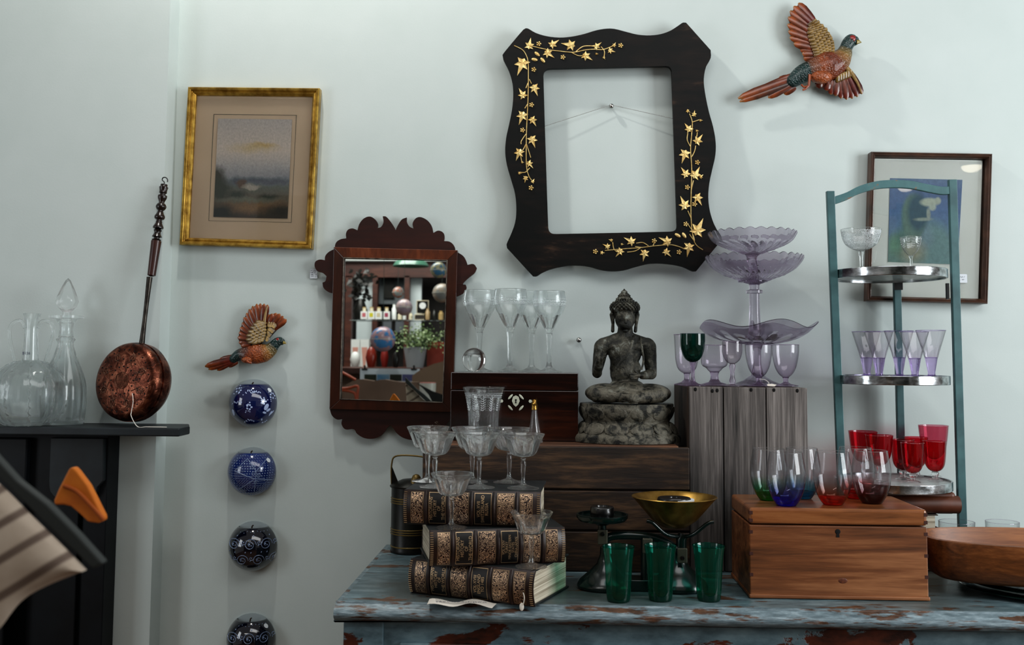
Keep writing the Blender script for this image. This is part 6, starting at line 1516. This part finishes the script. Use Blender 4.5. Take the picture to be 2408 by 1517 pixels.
for k in range(14): g.tube(spline([c+Vector((random.uniform(-.04, .04), 0, 160*s_)), RM(random.uniform(640, 860), 930, YP), RM(random.uniform(580, 930), random.uniform(800, 880), YP)], 4), .003, 5)
g.obj('stems', mat('stem_green', '#33442a', .7), pt)
t = thing('terracotta_crate', 'red-brown square planter beside the plant, seen in the mirror', 'planter', tuple(RM(880, 1100, YP+.1)))
a = RM(808, 885, YP+.05); b_ = RM(1010, 1110, YP+.05); G().box((a.x, -YP-.25, b_.z), (b_.x, -YP-.05, a.z)).obj('planter_body', mat('rust_planter', '#6a2415', .6, c2='#7d2e1b', nscale=8), t); G().box((a.x-.004, -YP-.254, a.z-.02), (b_.x+.004, -YP-.046, a.z+.002)).obj('planter_rim', mat('rust_planter_rim', '#84331f', .6), t)
# counter under these things
cn = thing('shop_counter', 'brown wrapped shop counter edge low in the mirror reflection', 'counter', tuple(RM(450, 1390, 3.4)))
cz = c.z-.001
G().box((-2.4, -4.1, cz-.03), (-.3, -3.3, cz)).obj('counter_top', M_bwood, cn); G().box((-2.35, -4.0, 0), (-.35, -3.4, cz-.03)).obj('counter_front', mat('kraft_brown', '#5e4c40', .8, c2='#6b584b', nscale=5), cn)
def up(x, w, h, yy, m_, nm, lab, cat):
    q = RM(x, 1100, yy); c_ = (q.x, -yy, cz+.001); r_ = w*s_/2; o = G().lathe([(0, 0), (r_*.6, 0), (r_*.7, h*s_*.1), (r_, h*s_*.5), (r_*.7, h*s_*.85), (r_*.3, h*s_), (0, h*s_)], 20, c=c_).obj(nm, m_, loc=c_); tag(o, lab, cat)
up(330, 95, 170, 3.75, mat('russet_glaze', '#6e1f10', .3), 'russet_vase', 'russet vase beneath the big blue globe, seen in the mirror', 'vase')
up(445, 70, 170, 3.8, mat('red_flower', '#7a1c12', .5), 'red_ornament', 'dark red ornament left of the pale pot, seen in the mirror', 'ornament')
up(195, 90, 130, 3.9, M_bxw, 'white_jug', 'white jug at the left of the mirrored counter', 'jug')
up(540, 60, 130, 3.7, M_tin, 'dark_teapot', 'dark pot between the red ornament and the pale plant pot, seen in the mirror', 'pot')
for i, x in enumerate((162, 240)):
    a = RM(x, 860, 4.0); b_ = RM(x+70, 1100, 4.0); f_ = thing('gift_box', ['left one of two tall white boxes with pink glasses printed, seen in the mirror', 'right one of two tall white boxes with pink glasses printed, seen in the mirror'][i], 'box', ((a.x+b_.x)/2, -4.0, cz), 'tall gift boxes in the mirror')
    G().box((a.x, -4.06, cz+.001), (b_.x, -4.0, a.z)).obj('carton', M_bxw, f_)
    xm_ = (a.x+b_.x)/2; w_ = (b_.x-a.x)*.33; zt_ = a.z-.05
    G().prism([[(xm_-w_, zt_), (xm_+w_, zt_), (xm_+w_*.25, zt_-.14), (xm_+w_*.8, zt_-.2), (xm_-w_*.8, zt_-.2), (xm_-w_*.25, zt_-.14)]], -4.0, -3.998).obj('printed_goblet', mat('pink_print', '#b58577', .7), f_)
v_ = RM(195, 560, 4.1); o = G()
random.seed(9)
vz = thing('dark_vase', 'dark vase of black foliage at the left end of the shelf, seen in the mirror', 'vase', (v_.x, -YS, z0))
G().lathe([(0, 0), (.04, 0), (.05, .06), (.025, .13), (.02, .14), (0, .14)], 20, c=(v_.x, -YS+.02-.1, z0)).obj('vase_body', M_tin, vz)
for k in range(90):
    q = Vector((v_.x, -YS-.08, z0+.12))+Vector((random.gauss(0, .04), random.gauss(0, .03), random.uniform(0, .2))); d = Vector((random.uniform(-1, 1), random.uniform(-1, 1), random.uniform(-.3, 1))).normalized()*.05; n_ = d.cross(Vector((0, 1, .3))).normalized()*.014
    o.add([q, q+d*.5+n_, q+d, q+d*.5-n_], [(0, 1, 2, 3)], False)
o.obj('foliage', M_tin, vz)
# photo sheet with clips
YH = 3.25
a = RM(238, 1108, YH); b_ = RM(745, 1235, YH)
ph = thing('photo_sheet', 'white sheet of small landscape photos held by two bulldog clips, seen in the mirror', 'print', ((a.x+b_.x)/2, -YH, b_.z))
G().box((a.x, -YH-.003, b_.z), (b_.x, -YH, a.z)).obj('sheet', mat('white_sheet', '#b6bfc6', .6), ph)
for x0, x1, c1 in ((275, 376, '#1d2618'), (383, 485, '#4f7ea0'), (492, 592, '#22251c'), (598, 690, '#4b4d73')):
    p_, q_ = RM(x0, 1158, YH), RM(x1, 1215, YH); G().box((p_.x, -YH, q_.z), (q_.x, -YH+.001, p_.z)).obj('photo', mat('photo_'+c1[1:], c1, .4, c2='#8ea3b0' if c1 == '#4f7ea0' else None, nscale=12), ph)
for x in (278, 697):
    p_ = RM(x, 1112, YH); g = G(); g.box((p_.x-.016, -YH-.008, p_.z-.006), (p_.x+.016, -YH+.008, p_.z+.002)); g.tube([p_+Vector((0, 0, .001)), p_+Vector((0, .004, .02))], .005, 8); g.obj('bulldog_clip', M_iwt, ph)
for q in (.25, .75): G().tube([(a.x*(1-q)+b_.x*q, -YH-.012, a.z), (a.x*(1-q)+b_.x*q, -YH-.012, .001)], .008, 8).obj('easel_leg', M_bwood, ph)
# brown paper roll, mug, cone, orange chair rails
YC = 3.0
FL_ = lambda l, yy, xs: [xz(RM(a_[0], a_[1], yy)) for a_ in l]+[(RM(x_q, 1700, yy).x, 0.001) for x_q in xs]
l = [(195, 1205), (260, 1200), (360, 1215), (400, 1205), (450, 1202), (520, 1215), (600, 1225), (740, 1222)]
o = G().prism([FL_(l, YC, (740, 90))+[xz(RM(90, 1260, YC))]], -YC-.05, -YC).obj('kraft_paper_roll', mat('kraft_brown', '#5e4c40', .8), loc=tuple(RM(450, 1700, YC))); tag(o, 'crumpled brown kraft paper sheet filling the bottom of the mirror reflection', 'paper')
l = [(680, 1170), (750, 1120), (860, 1070), (945, 1048), (990, 1050)]
o = G().prism([FL_(l, YC+.1, (990, 690))], -YC-.12, -YC-.1).obj('brown_paper_cone', mat('cone_brown', '#6f5c4b', .8), loc=tuple(RM(850, 1200, YC+.1))); tag(o, 'folded brown paper cone at the right of the mirror reflection', 'paper')
c = RM(812, 1385, 2.7); s2_ = (RM(500, 0, 2.7)-RM(400, 0, 2.7)).length/100
mg = thing('glass_candle', 'white candle in a glass with pink wax at the mirror bottom right', 'candle', tuple(c))
G().lathe([(0, 0), (66*s2_, 0), (70*s2_, 150*s2_), (0, 150*s2_)], 32, c=c).obj('tumbler', mat('milky_glass', '#a9aaa2', .3), mg); G().lathe([(0, 150*s2_), (68*s2_, 150*s2_), (68*s2_, 154*s2_), (0, 155*s2_)], 32, c=c).obj('pink_wax', mat('pink_wax', '#a8625c', .4), mg)
ms = thing('side_table', 'low dark stool under the glass candle, seen in the mirror', 'table', (c.x, c.y, 0)); G().lathe([(0, c.z-.03), (.1, c.z-.03), (.1, c.z-.001), (0, c.z-.001)], 32, c=(c.x, c.y, 0)).obj('table_top', M_bwood, ms)
for k in range(3): a = k*2.09; G().tube([(c.x+.07*math.cos(a), c.y+.07*math.sin(a), c.z-.03), (c.x+.1*math.cos(a), c.y+.1*math.sin(a), 0)], .012, 8).obj('leg', M_bwood, ms)
o = G().prism([[xz(RM(a_[0], a_[1], 2.5)) for a_ in ((716, 1230), (770, 1258), (850, 1300), (950, 1335), (990, 1350), (990, 1400), (850, 1390), (820, 1330), (770, 1275))]], -2.51, -2.5).tube([RM(975, 1370, 2.505), (RM(975, 1370, 2.505).x, -2.505, .001)], .008, 8).obj('black_shoehorn', M_iwt, loc=tuple(RM(850, 1330, 2.5))); tag(o, 'black pointed blade crossing before the glass candle, seen in the mirror', 'tool')
och = thing('orange_chair', 'orange metal chair frame at the lower left of the mirror reflection', 'chair', tuple(RM(130, 1390, 2.9)))
for l in ([(60, 1130), (130, 1165), (200, 1205)], [(60, 1290), (160, 1305), (200, 1340), (205, 1480)], [(60, 1280), (140, 1275), (215, 1260), (215, 1330), (205, 1480)]):
    G().tube(spline([RM(a_[0], a_[1], 2.9) for a_ in l], 5), .007, 8).obj('frame_tube', mat('orange_metal', '#8e3a18', .35, coat=.3), och)
# ================= pendant lamps and light =================
def area(name, loc, to, sx, sy, power, col=(1, 1, 1), spread=None):
    l = bpy.data.lights.new(name, 'AREA'); l.shape = 'RECTANGLE'; l.size = sx; l.size_y = sy; l.energy = power; l.color = col
    if spread: l.spread = spread
    o = bpy.data.objects.new(name, l); COL.objects.link(o); o.location = loc; o.rotation_euler = (Vector(to)-Vector(loc)).to_track_quat('-Z', 'Y').to_euler(); return o
def pendant(px, py, yy, lab, r=.10):
    v = P(px, py, yy); c = Vector((v.x, -yy-.034, v.z))
    t = thing('pendant_lamp', lab, 'lamp', tuple(c))
    G().lathe([(r*.5*math.sin(a)*2, -r*.62*math.cos(a)) for a in [i*math.pi/2/10 for i in range(11)]], 32, c=c).obj('opal_bowl', mat('opal_glass_lit', '#fff4dc', .4, emit=5), t)
    G().lathe([(r*1.05, 0), (r*1.1, .02), (.03, .1), (0, .1)], 32, c=c).obj('shade', M_shelfp, t); G().tube([c+Vector((0, 0, .1)), (c.x, c.y, 2.9)], .003, 6).obj('cord', M_line, t)
pendant(2285, 391, 3.0, 'opal pendant lamp reflected at the top right of the framed print', .052)
pendant(2130, 440, 3.0, 'opal pendant lamp reflected in the middle of the framed print', .040)
# shop windows (bright panes that show as streaks in the glassware)
def window(name, c, to, w, h, panes, power, col):
    d = (Vector(to)-Vector(c)).normalized(); d.z = 0; d.normalize(); side = Vector((-d.y, d.x, 0)); n = panes
    for k in range(n):
        off = (k-(n-1)/2)*(w/n); q = Vector(c)+side*off
        area(name+'_daylight', q, q+d, w/n*.86, h, power/n, col)
    g = G(); M = Matrix((side, d, Vector((0, 0, 1)))).transposed().to_4x4(); M = Matrix.Translation(c) @ M
    for k in range(n+1): x = (k-n/2)*(w/n); g.box((x-.02, -.03, -h/2), (x+.02, .0, h/2), M)
    for z in (-h/2-.03, h/2): g.box((-w/2-.02, -.03, z), (w/2+.02, 0, z+.03), M)
    struct(g.obj(name, M_wp))
window('window_1', (2.4, -1.55, 1.7), (0, -.5, 1.4), 1.1, 1.3, 3, 46, (.93, .97, 1.0))
window('window_2', (-2.3, -1.5, 1.55), (0, -.5, 1.3), .6, 1.1, 2, 8, (.9, .95, 1.0))
# ceiling lamp washing down the wall, plus added fill lights
def point(name, loc, power, r, col):
    l = bpy.data.lights.new(name, 'POINT'); l.energy = power; l.shadow_soft_size = r; l.color = col; o = bpy.data.objects.new(name, l); COL.objects.link(o); o.location = loc
point('ceiling_lamp', (-.66, -.45, 3.0), 40, .035, (1, .97, .92))
area('overhead_fill', (.6, -1.7, 2.75), (.6, 0, 1.6), 2.2, .7, 15, (1, 1, 1))  # added unseen fill from above, shapes the brightness of the wall
area('shop_fill', (-1.2, -3.4, 2.9), (-1.2, -4.4, 1.0), 1.5, 1.0, 60, (1, .98, .94))  # added fill light, brightens the room reflected in the mirror
w = bpy.data.worlds.new('world'); S.world = w; w.use_nodes = True; bg = w.node_tree.nodes['Background']; bg.inputs[0].default_value = (.72, .69, .665, 1); bg.inputs[1].default_value = .30
S.view_settings.view_transform = 'Standard'; S.view_settings.look = 'Medium High Contrast'; S.view_settings.exposure = .05; S.view_settings.gamma = 1
# tidy helper properties
for o in bpy.data.objects:
    if '_loc' in o.keys(): del o['_loc']
